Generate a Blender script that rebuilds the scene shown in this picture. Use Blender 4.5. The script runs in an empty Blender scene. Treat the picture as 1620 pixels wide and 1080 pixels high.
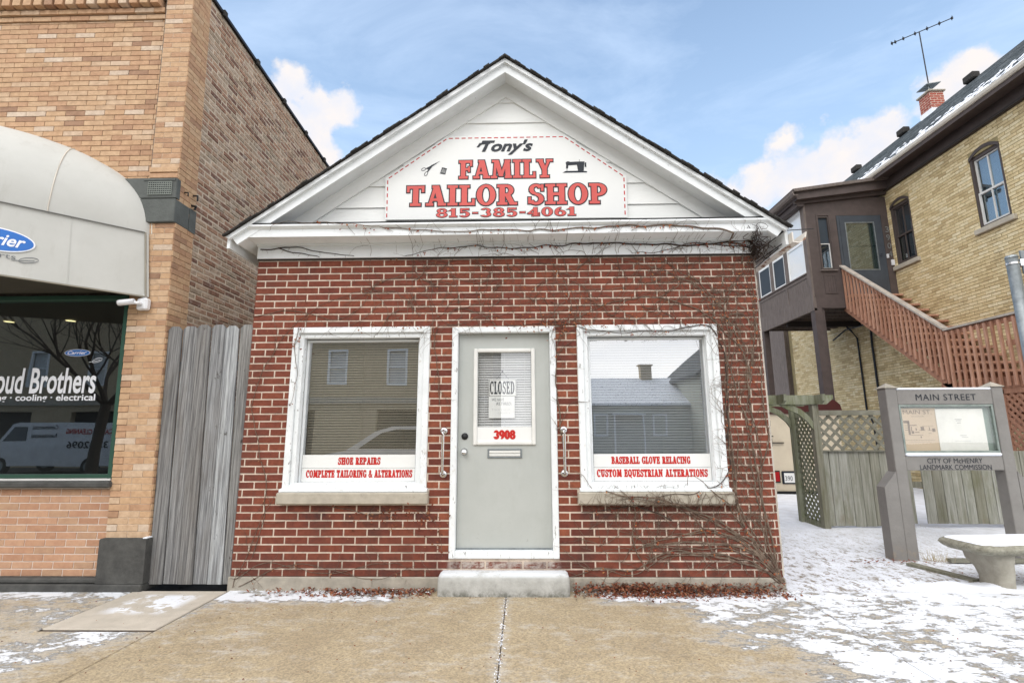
import bpy, math, random
from mathutils import Vector, Matrix, noise
random.seed(7)
S = bpy.context.scene
C = S.collection
R = math.radians

# ------------------------------------------------------------------ camera
def make_camera():
    F, yaw, pitch, roll, D, h, cx = 795.99, .02223, .17906, -.00416, 4.8547, 1.2805, .194
    cy, sy = math.cos(yaw), math.sin(yaw)
    f = Vector((-sy*math.cos(pitch), cy*math.cos(pitch), math.sin(pitch)))
    r = Vector((cy, sy, 0)); u = r.cross(f)
    c, s = math.cos(roll), math.sin(roll)
    r2 = r*c+u*s; u2 = u*c-r*s
    cd = bpy.data.cameras.new('camera'); co = bpy.data.objects.new('camera', cd); C.objects.link(co)
    m = Matrix((r2, u2, -f)).transposed().to_4x4(); m.translation = (cx, -D, h)
    co.matrix_world = m
    cd.sensor_width = 36; cd.lens = F/1620*36; cd.clip_end = 3000; cd.clip_start = .05
    S.camera = co
make_camera()
SUN_EL, SUN_AZ = R(43), R(203)          # azimuth from +Y clockwise: behind the photographer
S.view_settings.view_transform = 'Standard'; S.view_settings.look = 'None'
S.view_settings.gamma = 1; S.view_settings.use_curve_mapping = False
S.view_settings.exposure = 0.64

CLOUDS = (((-.379, .736, .561), .04), ((-.357, .764, .535), .052), ((-.305, .776, .553), .036), ((-.358, .796, .489), .042), ((-.38, .764, .522), .05),
    ((.417, .812, .408), .06), ((.456, .782, .425), .065), ((.51, .754, .414), .07), ((.546, .716, .435), .055), ((.493, .783, .38), .085), ((.613, .631, .475), .04), ((.604, .655, .454), .045), ((.392, .836, .384), .06), ((.43, .85, .32), .12), ((.2, .95, .2), .2), ((-.3, .9, .2), .25))
OC = 8.2
def make_world():
    w = bpy.data.worlds.new('World'); S.world = w; w.use_nodes = True
    nt = w.node_tree; N = nt.nodes; L = nt.links; N.clear()
    out = N.new('ShaderNodeOutputWorld'); bg = N.new('ShaderNodeBackground'); L.new(bg.outputs[0], out.inputs[0])
    sky = N.new('ShaderNodeTexSky'); sky.sky_type = 'NISHITA'; sky.sun_disc = False
    sky.sun_elevation = SUN_EL; sky.sun_rotation = SUN_AZ; sky.air_density = 1.0; sky.dust_density = .6; sky.ozone_density = 1.5
    bg.inputs[1].default_value = .15
    tc = N.new('ShaderNodeTexCoord'); nrm = N.new('ShaderNodeVectorMath'); nrm.operation = 'NORMALIZE'
    L.new(tc.outputs['Generated'], nrm.inputs[0]); d = nrm.outputs[0]
    def math_(op, a, b=None, c=None, clamp=False):
        n = N.new('ShaderNodeMath'); n.operation = op; n.use_clamp = clamp
        for i, v in enumerate((a, b, c)):
            if v is None: continue
            if isinstance(v, (int, float)): n.inputs[i].default_value = v
            else: L.new(v, n.inputs[i])
        return n.outputs[0]
    def noise_(scale, det, rough, vec=d, dist=0):
        n = N.new('ShaderNodeTexNoise'); n.inputs['Scale'].default_value = scale; n.inputs['Detail'].default_value = det
        n.inputs['Roughness'].default_value = rough; n.inputs['Distortion'].default_value = dist; L.new(vec, n.inputs['Vector']); return n.outputs['Fac']
    sep = N.new('ShaderNodeSeparateXYZ'); L.new(d, sep.inputs[0]); z = sep.outputs['Z']
    mp = N.new('ShaderNodeMapping'); mp.inputs['Scale'].default_value = (1, 1, 3.4); mp.inputs['Rotation'].default_value = (0, R(12), 0); L.new(d, mp.inputs[0])
    lw_ = N.new('ShaderNodeMapRange'); L.new(z, lw_.inputs[0]); lw_.inputs[1].default_value = .3; lw_.inputs[2].default_value = .75; lw_.inputs[3].default_value = 1; lw_.inputs[4].default_value = 0; lowh = lw_.outputs[0]
    big = noise_(3.2, 8, .58, d, .15); wisp = noise_(2.2, 7, .62, mp.outputs[0], .6)
    # cumulus banks: each a soft lump in the sky, eaten into by noise
    def lump(v, rad):
        n = N.new('ShaderNodeVectorMath'); n.operation = 'DISTANCE'; L.new(d, n.inputs[0]); n.inputs[1].default_value = Vector(v).normalized()
        return math_('SUBTRACT', 1, math_('DIVIDE', n.outputs['Value'], rad))
    cum = None
    for v, rad in CLOUDS:
        l = lump(v, rad); cum = l if cum is None else math_('MAXIMUM', cum, l)
    fine = noise_(19, 9, .58, d, .08)
    den = math_('ADD', cum, math_('MULTIPLY', math_('SUBTRACT', fine, .5), 1.9))
    cmask = math_('MULTIPLY_ADD', den, 2.6, .05, clamp=True)
    low = N.new('ShaderNodeMapRange'); L.new(z, low.inputs[0]); low.inputs[1].default_value = .0; low.inputs[2].default_value = .55
    low.inputs[3].default_value = 1; low.inputs[4].default_value = 0
    # general broken cloud low down, thin wisps higher up
    bank = math_('MULTIPLY_ADD', math_('ADD', math_('MULTIPLY', low.outputs[0], .55), math_('SUBTRACT', big, .62)), 1.6, 0, clamp=True)
    wm = math_('MULTIPLY', math_('MULTIPLY_ADD', wisp, 3.2, -1.45, clamp=True), .5)
    veil = math_('MAXIMUM', math_('MULTIPLY', bank, .75), wm)
    mix1 = N.new('ShaderNodeMix'); mix1.data_type = 'RGBA'; L.new(veil, mix1.inputs['Factor'])
    haze = N.new('ShaderNodeMix'); haze.data_type = 'RGBA'; L.new(math_('MULTIPLY_ADD', lowh, .6, .3, clamp=True), haze.inputs['Factor'])
    mul = N.new('ShaderNodeVectorMath'); mul.operation = 'MULTIPLY'; L.new(sky.outputs[0], mul.inputs[0]); mul.inputs[1].default_value = (.72, .8, .88)
    L.new(mul.outputs[0], haze.inputs[6]); haze.inputs[7].default_value = (2.7, 3.75, 5.1, 1)
    L.new(haze.outputs[2], mix1.inputs[6]); mix1.inputs[7].default_value = (3.6, 4.4, 5.6, 1)
    mix2 = N.new('ShaderNodeMix'); mix2.data_type = 'RGBA'; L.new(cmask, mix2.inputs['Factor'])
    cc = N.new('ShaderNodeMix'); cc.data_type = 'RGBA'; L.new(math_('MULTIPLY_ADD', fine, 3, -1, clamp=True), cc.inputs['Factor'])
    cc.inputs[6].default_value = (3.65, 3.8, 4.25, 1); cc.inputs[7].default_value = (4.35, 4.1, 3.98, 1)
    L.new(mix1.outputs[2], mix2.inputs[6]); L.new(cc.outputs[2], mix2.inputs[7])
    # the blue break is only in the north; overhead and behind the street the sky stays a bright closed overcast
    oc = N.new('ShaderNodeMapRange'); oc.interpolation_type = 'SMOOTHSTEP'; L.new(math_('ADD', sep.outputs['Y'], math_('MULTIPLY_ADD', big, -.5, .25)), oc.inputs[0])
    oc.inputs[1].default_value = .5; oc.inputs[2].default_value = .12; oc.inputs[3].default_value = 0; oc.inputs[4].default_value = 1
    oc2 = N.new('ShaderNodeMix'); oc2.data_type = 'RGBA'; L.new(math_('MULTIPLY_ADD', wisp, 2.5, -.75, clamp=True), oc2.inputs['Factor'])
    oc2.inputs[6].default_value = (OC*.95, OC*.96, OC, 1); oc2.inputs[7].default_value = (OC*1.16, OC*1.14, OC*1.12, 1)
    fin = N.new('ShaderNodeMix'); fin.data_type = 'RGBA'; L.new(oc.outputs[0], fin.inputs['Factor']); L.new(mix2.outputs[2], fin.inputs[6]); L.new(oc2.outputs[2], fin.inputs[7])
    L.new(fin.outputs[2], bg.inputs[0])
make_world()
sd = bpy.data.lights.new('sun', 'SUN'); sd.energy = .8; sd.angle = R(34); sd.color = (1, .97, .93)
so = bpy.data.objects.new('sun', sd); C.objects.link(so)
so.rotation_euler = (R(90)-SUN_EL, 0, math.pi-SUN_AZ)   # light travels from the sun towards the scene
so.location = (0, -20, 30)

# ------------------------------------------------------------------ materials
MATS = {}
def mat(name, c, c2=None, scale=6, rough=.75, metal=0, bump=0, bscale=40, stretch=(1, 1, 1), ramp=None, tonemix=None, spec=.35, detail=6, lo=.35, hi=.65,
        stain=None, coat=0):
    """base colour varies between c and c2 by noise; 'ramp' = colours picked by the per-piece tone."""
    m = bpy.data.materials.new(name); m.use_nodes = True; MATS[name] = m
    N = m.node_tree.nodes; L = m.node_tree.links; b = N['Principled BSDF']
    b.inputs['Roughness'].default_value = rough; b.inputs['Metallic'].default_value = metal; b.inputs['Specular IOR Level'].default_value = spec
    if coat: b.inputs['Coat Weight'].default_value = coat
    g = N.new('ShaderNodeNewGeometry'); at = N.new('ShaderNodeAttribute'); at.attribute_name = 'tone'
    off = N.new('ShaderNodeVectorMath'); off.operation = 'MULTIPLY_ADD'
    cmb = N.new('ShaderNodeCombineXYZ'); L.new(at.outputs['Fac'], cmb.inputs[0]); L.new(at.outputs['Fac'], cmb.inputs[2])
    L.new(cmb.outputs[0], off.inputs[0]); off.inputs[1].default_value = (17, 17, 17); L.new(g.outputs['Position'], off.inputs[2])
    mp = N.new('ShaderNodeMapping'); mp.inputs['Scale'].default_value = stretch; L.new(off.outputs[0], mp.inputs[0])
    n = N.new('ShaderNodeTexNoise'); n.inputs['Scale'].default_value = scale; n.inputs['Detail'].default_value = detail; n.inputs['Roughness'].default_value = .65
    L.new(mp.outputs[0], n.inputs['Vector'])
    mr = N.new('ShaderNodeMapRange'); mr.inputs[1].default_value = lo; mr.inputs[2].default_value = hi; L.new(n.outputs['Fac'], mr.inputs[0])
    mx = N.new('ShaderNodeMix'); mx.data_type = 'RGBA'; L.new(mr.outputs[0], mx.inputs['Factor'])
    def rgba(x): return (x[0], x[1], x[2], 1)
    if ramp:
        cr = N.new('ShaderNodeValToRGB'); e = cr.color_ramp.elements
        while len(e) < len(ramp): e.new(.5)
        for i, col in enumerate(ramp): e[i].position = i/(len(ramp)-1); e[i].color = rgba(col)
        L.new(at.outputs['Fac'], cr.inputs[0]); L.new(cr.outputs[0], mx.inputs[6])
        dk = N.new('ShaderNodeMix'); dk.data_type = 'RGBA'; dk.blend_type = 'MULTIPLY'; dk.inputs['Factor'].default_value = 1
        L.new(cr.outputs[0], dk.inputs[6]); dk.inputs[7].default_value = rgba(c2 or (.7, .7, .7)); L.new(dk.outputs[2], mx.inputs[7])
    else:
        mx.inputs[6].default_value = rgba(c); mx.inputs[7].default_value = rgba(c2 or [v*.85 for v in c])
    col = mx.outputs[2]
    for st in (stain or []):           # (colour, scale, low, high, strength, stretch, box)
        scol, ssc, slo, shi, sst, sstr, box = st
        mp2 = N.new('ShaderNodeMapping'); mp2.inputs['Scale'].default_value = sstr; L.new(g.outputs['Position'], mp2.inputs[0])
        n2 = N.new('ShaderNodeTexNoise'); n2.inputs['Scale'].default_value = ssc; n2.inputs['Detail'].default_value = 8; n2.inputs['Roughness'].default_value = .7
        L.new(mp2.outputs[0], n2.inputs['Vector'])
        r2 = N.new('ShaderNodeMapRange'); r2.inputs[1].default_value = slo; r2.inputs[2].default_value = shi; r2.inputs[4].default_value = sst; L.new(n2.outputs['Fac'], r2.inputs[0])
        f = r2.outputs[0]
        if box:                        # ((axis, edge0, edge1), ...) smooth ramps 0->1 from edge0 to edge1
            sp = N.new('ShaderNodeSeparateXYZ'); L.new(g.outputs['Position'], sp.inputs[0])
            for ax, e0, e1 in box:
                r3 = N.new('ShaderNodeMapRange'); r3.inputs[1].default_value = e0; r3.inputs[2].default_value = e1; L.new(sp.outputs[ax], r3.inputs[0])
                mm = N.new('ShaderNodeMath'); mm.operation = 'MULTIPLY'; L.new(f, mm.inputs[0]); L.new(r3.outputs[0], mm.inputs[1]); f = mm.outputs[0]
        m3 = N.new('ShaderNodeMix'); m3.data_type = 'RGBA'; L.new(f, m3.inputs['Factor']); L.new(col, m3.inputs[6]); m3.inputs[7].default_value = rgba(scol); col = m3.outputs[2]
    L.new(col, b.inputs['Base Color'])
    if bump:
        nb = N.new('ShaderNodeTexNoise'); nb.inputs['Scale'].default_value = bscale; nb.inputs['Detail'].default_value = 5; L.new(mp.outputs[0], nb.inputs['Vector'])
        bp = N.new('ShaderNodeBump'); bp.inputs['Strength'].default_value = min(1, bump); bp.inputs['Distance'].default_value = .01; L.new(nb.outputs['Fac'], bp.inputs['Height']); L.new(bp.outputs[0], b.inputs['Normal'])
    return m
def glass(name, refl, tint=(1, 1, 1), rough=.0):
    m = bpy.data.materials.new(name); m.use_nodes = True; N = m.node_tree.nodes; L = m.node_tree.links; N.clear()
    o = N.new('ShaderNodeOutputMaterial'); t = N.new('ShaderNodeBsdfTransparent'); g = N.new('ShaderNodeBsdfGlossy'); x = N.new('ShaderNodeMixShader')
    t.inputs[0].default_value = (*tint, 1); g.inputs['Roughness'].default_value = rough; g.inputs[0].default_value = (.96, .98, 1, 1)
    lw = N.new('ShaderNodeLayerWeight'); lw.inputs[0].default_value = .5; fr = N.new('ShaderNodeMath'); fr.operation = 'POWER'; L.new(lw.outputs['Facing'], fr.inputs[0]); fr.inputs[1].default_value = 4.5
    a = N.new('ShaderNodeMath'); a.operation = 'ADD'; a.use_clamp = True; L.new(fr.outputs[0], a.inputs[0]); a.inputs[1].default_value = refl+.04
    tc = N.new('ShaderNodeNewGeometry'); nz = N.new('ShaderNodeTexNoise'); nz.inputs['Scale'].default_value = 1.3; nz.inputs['Detail'].default_value = 1; L.new(tc.outputs['Position'], nz.inputs[0])
    bp = N.new('ShaderNodeBump'); bp.inputs['Strength'].default_value = .12; bp.inputs['Distance'].default_value = .01; L.new(nz.outputs['Fac'], bp.inputs['Height']); L.new(bp.outputs[0], g.inputs['Normal'])
    L.new(a.outputs[0], x.inputs[0]); L.new(t.outputs[0], x.inputs[1]); L.new(g.outputs[0], x.inputs[2]); L.new(x.outputs[0], o.inputs[0]); return m
def emis(name, col, s):
    m = bpy.data.materials.new(name); m.use_nodes = True; b = m.node_tree.nodes['Principled BSDF']
    b.inputs['Base Color'].default_value = (*col, 1); b.inputs['Emission Color'].default_value = (*col, 1); b.inputs['Emission Strength'].default_value = s; return m

M = {}
soot = ((.05, .035, .03), 9, .35, .6, .75, (1, 1, 1), ((2, .66, .58), (2, .4, .5)))
M['brick_red'] = mat('brick_red', None, (.72, .66, .66), 22, .85, bump=.5, bscale=90, ramp=[(.14, .038, .026), (.175, .047, .03), (.205, .058, .034), (.235, .068, .037), (.29, .09, .046)],
    stain=[((.55, .5, .45), 22, .42, .56, .8, (.5, 1, 1), ((2, .16, .14), (0, -.52, -.48), (0, .53, .49))), ((.045, .022, .018), 6, .4, .62, .6, (1, 1, 1), ((2, .45, .0),)), ((.05, .03, .025), 2.2, .52, .7, .5, (1, 1, .6), None), (((.03, .02, .02)), 5, .42, .62, .7, (1, 1, 1), ((2, .70, .60), (2, .36, .5), (0, -2.2, -2.0), (0, -.6, -.75))),
           (((.03, .02, .02)), 5, .42, .62, .7, (1, 1, 1), ((2, .70, .60), (2, .36, .5), (0, .66, .8), (0, 2.15, 2.0))),
           ((.42, .38, .35), 160, .66, .74, .5, (1, 1, 1), None)])
M['mortar_cream'] = mat('mortar_cream', (.72, .61, .50), (.56, .47, .39), 14, .95, bump=.5, bscale=120, stain=[((.2, .15, .12), 3.2, .5, .72, .75, (1, 1, 1), None), ((.16, .11, .09), 6, .4, .6, .6, (1, 1, 1), ((2, .35, .0),))])
M['brick_orange'] = mat('brick_orange', None, (.78, .74, .72), 16, .85, bump=.45, bscale=70, ramp=[(.33, .2, .13), (.46, .28, .17), (.53, .33, .2), (.56, .37, .22), (.58, .4, .25), (.6, .44, .3), (.64, .53, .42)],
    stain=[((.07, .06, .05), 3.2, .6, .72, .35, (1, 1, 1), None)])
M['mortar_dark'] = mat('mortar_dark', (.17, .13, .1), (.08, .06, .05), 10, .95, bump=.4)
M['brick_common'] = mat('brick_common', None, (.6, .56, .55), 24, .9, bump=.8, bscale=60, ramp=[(.2, .11, .08), (.32, .18, .12), (.42, .25, .165), (.46, .3, .2), (.4, .32, .23), (.52, .37, .26), (.5, .41, .31)],
    stain=[((.5, .44, .38), 7, .53, .68, .65, (1, 1, 1), None), ((.06, .05, .045), 2.5, .58, .72, .5, (1, 1, 1), None)])
M['mortar_light'] = mat('mortar_light', (.6, .5, .39), (.46, .38, .29), 8, .95, bump=.6, bscale=50)
M['brick_pink'] = mat('brick_pink', None, (.85, .8, .8), 18, .85, bump=.4, bscale=80, ramp=[(.44, .25, .155), (.5, .29, .18), (.54, .33, .21), (.47, .3, .19)])
M['mortar_pink'] = mat('mortar_pink', (.74, .66, .58), (.64, .56, .5), 10, .95)
M['brick_yellow'] = mat('brick_yellow', None, (.78, .76, .7), 14, .85, bump=.4, bscale=60, ramp=[(.5, .39, .22), (.62, .5, .29), (.68, .56, .34), (.71, .6, .38), (.74, .65, .45)],
    stain=[((.22, .17, .1), 1.6, .56, .72, .45, (1, 1, 1), None)])
M['mortar_yellow'] = mat('mortar_yellow', (.3, .25, .13), (.22, .18, .1), 8, .95)
M['brick_chimney'] = mat('brick_chimney', None, (.8, .8, .8), 18, .85, ramp=[(.3, .07, .05), (.36, .09, .06), (.33, .1, .07)])
peel = [((.33, .34, .33), 26, .64, .7, .8, (1, 1, .6), None), ((.5, .52, .52), 2.5, .5, .8, .4, (1, 1, 1), None)]
M['paint_white'] = mat('paint_white', (.82, .85, .86), (.78, .81, .82), 3, .55, bump=.15, bscale=30, stain=peel)
M['paint_siding'] = mat('paint_siding', (.8, .81, .79), (.76, .77, .75), 4, .6, bump=.2, bscale=60, stretch=(.3, 1, 3), stain=[((.5, .5, .47), 5, .56, .75, .35, (.6, 1, 2), None)])
M['paint_worn'] = mat('paint_worn', (.78, .81, .82), (.7, .73, .74), 5, .6, bump=.3, bscale=40, stain=[((.2, .19, .175), 30, .61, .65, .9, (1, 1, .35), None), ((.5, .47, .42), 9, .6, .7, .6, (1, 1, 1), None)])
M['vinyl'] = mat('vinyl', (.76, .77, .76), (.73, .74, .73), 3, .4)
M['door_paint'] = mat('door_paint', (.44, .46, .44), (.41, .43, .41), 2.5, .45, bump=.05, stain=[((.33, .34, .31), 3, .5, .75, .5, (1, 1, .4), None), ((.2, .19, .17), 30, .62, .72, .6, (1, 1, 1), ((2, .6, .24),)), ((.3, .3, .28), 55, .66, .7, .5, (1, 1, 1), None)])
M['lite_cream'] = mat('lite_cream', (.74, .74, .71), None, 3, .5)
M['concrete'] = mat('concrete', (.4, .36, .3), (.27, .25, .21), 7, .92, bump=.5, bscale=90, stain=[((.12, .11, .1), 9, .58, .72, .5, (1, 1, 1), None)])
M['limestone'] = mat('limestone', (.45, .41, .34), (.36, .33, .27), 9, .9, bump=.4, bscale=120, stain=[((.24, .21, .17), 12, .58, .7, .5, (1, 1, 1), None)])
M['step_concrete'] = mat('step_concrete', (.44, .44, .42), (.33, .33, .31), 8, .85, bump=.3, bscale=60,
    stain=[((.09, .09, .07), 14, .4, .6, .85, (1, 1, 1), ((2, -.045, -.11),)), ((.68, .71, .74), 7, .33, .5, .9, (1, 1, 1), ((2, .03, .052),)), ((.25, .25, .24), 20, .6, .7, .4, (1, 1, 1), None)])
M['chrome'] = mat('chrome', (.72, .73, .74), (.6, .6, .6), 20, .22, metal=1)
M['dark_metal'] = mat('dark_metal', (.03, .03, .032), None, 20, .5, metal=.6)
M['steel'] = mat('steel', (.3, .33, .34), (.2, .22, .23), 12, .45, metal=.6)
M['poster_case_glass'] = glass('poster_case_glass', .0)
M['ink'] = mat('ink', (.012, .017, .026), None, 5, .5)
M['red_print'] = mat('red_print', (.62, .1, .085), (.56, .085, .075), 8, .5)
M['red_deep'] = mat('red_deep', (.52, .02, .015), None, 8, .5)
M['sign_white'] = mat('sign_white', (.76, .77, .75), (.73, .74, .73), 2, .4)
M['white_print'] = mat('white_print', (.82, .84, .88), None, 3, .5)
M['blue_print'] = mat('blue_print', (.02, .15, .52), None, 3, .4)
M['grey_print'] = mat('grey_print', (.12, .13, .14), None, 3, .5)
M['blind'] = mat('blind', (.62, .63, .62), None, 3, .6)
M['blind_dim'] = mat('blind_dim', (.33, .34, .34), None, 3, .6)
M['blind_tan'] = mat('blind_tan', (.34, .31, .23), None, 3, .6)
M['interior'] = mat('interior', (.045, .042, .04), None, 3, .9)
M['paper'] = mat('paper', (.75, .77, .75), (.7, .71, .69), 6, .8)
M['glass'] = glass('glass', .37); M['glass_shop'] = glass('glass_shop', .08, (.8, .85, .85)); M['glass_door'] = glass('glass_door', .12)
M['glass_house'] = glass('glass_house', .16, (.6, .7, .75)); M['glass_case'] = glass('glass_case', .0)
M['shingle_dark'] = mat('shingle_dark', (.025, .024, .023), (.05, .047, .043), 30, .95, bump=.8, bscale=60)
M['shingle_grey'] = mat('shingle_grey', None, (.55, .55, .55), 20, .95, bump=.8, bscale=60, ramp=[(.07, .085, .095), (.11, .13, .14), (.16, .18, .195)])
M['snow'] = mat('snow', (.83, .86, .92), (.78, .81, .87), 5, .9, bump=.5, bscale=25)
M['snow_dirty'] = mat('snow_dirty', (.8, .83, .9), (.66, .68, .72), 4, .9, bump=.6, bscale=25,
    stain=[((.2, .16, .11), 20, .51, .60, .9, (1, .5, 1), ((0, 6.6, 4.2), (1, 2.6, 1.2))), ((.35, .3, .24), 60, .56, .64, .7, (1, .5, 1), ((0, 6.6, 5.2), (1, 3.2, 2.2))), ((.14, .1, .06), 17, .56, .63, .9, (1, 1, 1), ((1, .9, .5), (0, 4.3, 4.7)))])
M['fence_grey'] = mat('fence_grey', None, (.36, .36, .37), 3.2, .9, bump=1, bscale=9, stretch=(26, 26, .6), detail=12, lo=.38, hi=.62, ramp=[(.27, .28, .29), (.3, .29, .275), (.36, .37, .38), (.33, .325, .31), (.5, .52, .53), (.3, .3, .295)],
    stain=[((.05, .04, .035), 9, .64, .69, .95, (1, 1, .6), None), ((.16, .14, .12), 2.5, .5, .7, .5, (2, 2, .4), None)])
M['fence_green'] = mat('fence_green', None, (.55, .56, .5), 3.5, .9, bump=.8, bscale=9, stretch=(8, 8, .5), detail=9, ramp=[(.28, .27, .22), (.37, .365, .315), (.43, .43, .39), (.31, .30, .24), (.48, .48, .45)],
    stain=[((.14, .14, .07), 2.2, .52, .68, .6, (1, 1, .4), None), ((.2, .13, .08), 3, .6, .7, .5, (1, 1, .3), None)])
M['arbor_wood'] = mat('arbor_wood', (.27, .28, .22), (.16, .17, .1), 3, .9, bump=.8, bscale=10, stretch=(6, 6, .6), stain=[((.11, .13, .04), 3.5, .5, .65, .6, (1, 1, 1), None)])
M['lattice_wood'] = mat('lattice_wood', (.24, .235, .19), (.15, .145, .11), 8, .9)
M['kiosk_paint'] = mat('kiosk_paint', (.235, .225, .21), (.2, .19, .178), 5, .7, bump=.35, bscale=30, stain=[((.36, .28, .18), 12, .5, .65, .6, (1, 1, 1), ((2, .05, -.1),)), ((.4, .4, .38), 60, .68, .72, .5, (1, 1, 1), None)])
M['poster_tan'] = mat('poster_tan', (.52, .42, .3), (.48, .39, .28), 3, .7)
M['poster_line'] = mat('poster_line', (.22, .17, .13), None, 3, .7)
M['poster_white'] = mat('poster_white', (.72, .72, .66), None, 3, .7)
M['bench_stone'] = mat('bench_stone', (.33, .32, .26), (.19, .18, .14), 18, .95, bump=1, bscale=70, stain=[((.12, .12, .08), 30, .56, .66, .7, (1, 1, 1), None)])
M['bench_leg'] = mat('bench_leg', (.42, .4, .34), (.3, .28, .23), 6, .9, bump=.4, bscale=50)
M['brown_trim'] = mat('brown_trim', (.085, .065, .06), (.065, .05, .046), 5, .65, bump=.3, bscale=30, stain=[((.3, .28, .27), 40, .68, .73, .6, (1, 1, 1), None)])
M['brown_weathered'] = mat('brown_weathered', (.17, .14, .125), (.11, .09, .08), 6, .8, bump=.4, bscale=25, stretch=(4, 4, .6))
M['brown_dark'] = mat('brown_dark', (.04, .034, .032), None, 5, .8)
M['stair_red'] = mat('stair_red', None, (.7, .66, .64), 6, .85, bump=.6, bscale=12, stretch=(5, 5, .6), ramp=[(.36, .185, .12), (.44, .235, .16), (.52, .3, .21), (.4, .23, .165)])
M['rail_cap'] = mat('rail_cap', (.42, .38, .34), (.3, .26, .22), 6, .85, bump=.5)
M['gutter_cream'] = mat('gutter_cream', (.6, .56, .48), (.5, .46, .4), 4, .5)
M['gutter_rust'] = mat('gutter_rust', (.66, .62, .56), (.22, .1, .05), 9, .8, lo=.5, hi=.6)
M['screen_dark'] = mat('screen_dark', (.03, .042, .055), None, 3, .6)
M['window_brown'] = mat('window_brown', (.07, .055, .05), None, 5, .6)
M['sash_white'] = mat('sash_white', (.6, .6, .58), None, 5, .5)
M['door_blue'] = mat('door_blue', (.055, .066, .08), (.045, .053, .065), 5, .5)
M['truck_cream'] = mat('truck_cream', (.62, .55, .42), (.55, .48, .37), 3, .45, stain=[((.3, .2, .12), 14, .64, .7, .6, (1, 1, .3), None)])
M['truck_maroon'] = mat('truck_maroon', (.07, .018, .016), None, 5, .5)
M['tail_red'] = mat('tail_red', (.35, .01, .012), None, 5, .25)
M['rubber'] = mat('rubber', (.015, .015, .015), None, 5, .85)
M['awning'] = mat('awning', (.5, .5, .47), (.46, .46, .43), 2.5, .6, bump=.1, bscale=8, stain=[((.35, .34, .3), 6, .56, .72, .45, (1, 1, .25), None)])
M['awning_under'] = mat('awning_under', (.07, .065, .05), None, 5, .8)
M['stone_grey'] = mat('stone_grey', (.115, .125, .118), (.085, .092, .087), 6, .8, bump=.4, bscale=50, stain=[((.45, .46, .45), 45, .69, .73, .7, (1, 1, 1), None)])
M['curb_dark'] = mat('curb_dark', (.085, .085, .08), (.05, .05, .048), 8, .9, bump=.5, bscale=40)
M['green_frame'] = mat('green_frame', (.022, .075, .05), (.018, .06, .04), 5, .5)
M['white_plastic'] = mat('white_plastic', (.75, .76, .78), None, 5, .35)
M['vine_bark'] = mat('vine_bark', (.075, .048, .035), (.2, .15, .11), 30, .9)
M['vine_dark'] = mat('vine_dark', (.035, .025, .02), (.07, .05, .04), 30, .9)
M['leaf_red'] = mat('leaf_red', None, (.7, .6, .6), 20, .8, ramp=[(.12, .025, .018), (.24, .045, .025), (.38, .11, .04), (.46, .22, .08)])
M['leaf_litter'] = mat('leaf_litter', None, (.6, .6, .6), 30, .85, ramp=[(.09, .035, .02), (.17, .05, .025), (.27, .07, .035), (.3, .12, .06), (.36, .2, .11)])
M['grass_dry'] = mat('grass_dry', (.4, .33, .2), None, 10, .9)
M['wood_bark'] = mat('wood_bark', (.06, .045, .035), (.09, .07, .055), 20, .95)
M['asphalt'] = mat('asphalt', (.06, .06, .06), (.045, .045, .045), 4, .9, bump=.4, bscale=90)
M['tan_brick_far'] = mat('tan_brick_far', (.5, .4, .27), (.42, .34, .22), 9, .9)
M['house_far'] = mat('house_far', (.55, .56, .48), (.5, .51, .44), 3, .8)
M['roof_snow'] = mat('roof_snow', (.75, .77, .8), (.3, .31, .33), 9, .9, lo=.55, hi=.6)
M['car_white'] = mat('car_white', (.78, .8, .82), None, 3, .2, coat=.6)
M['car_glass'] = mat('car_glass', (.02, .025, .03), None, 3, .05, spec=.8)
M['blue_tarp'] = mat('blue_tarp', (.02, .08, .3), None, 3, .6)
M['orange'] = mat('orange_label', (.7, .3, .03), None, 3, .6)

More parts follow.
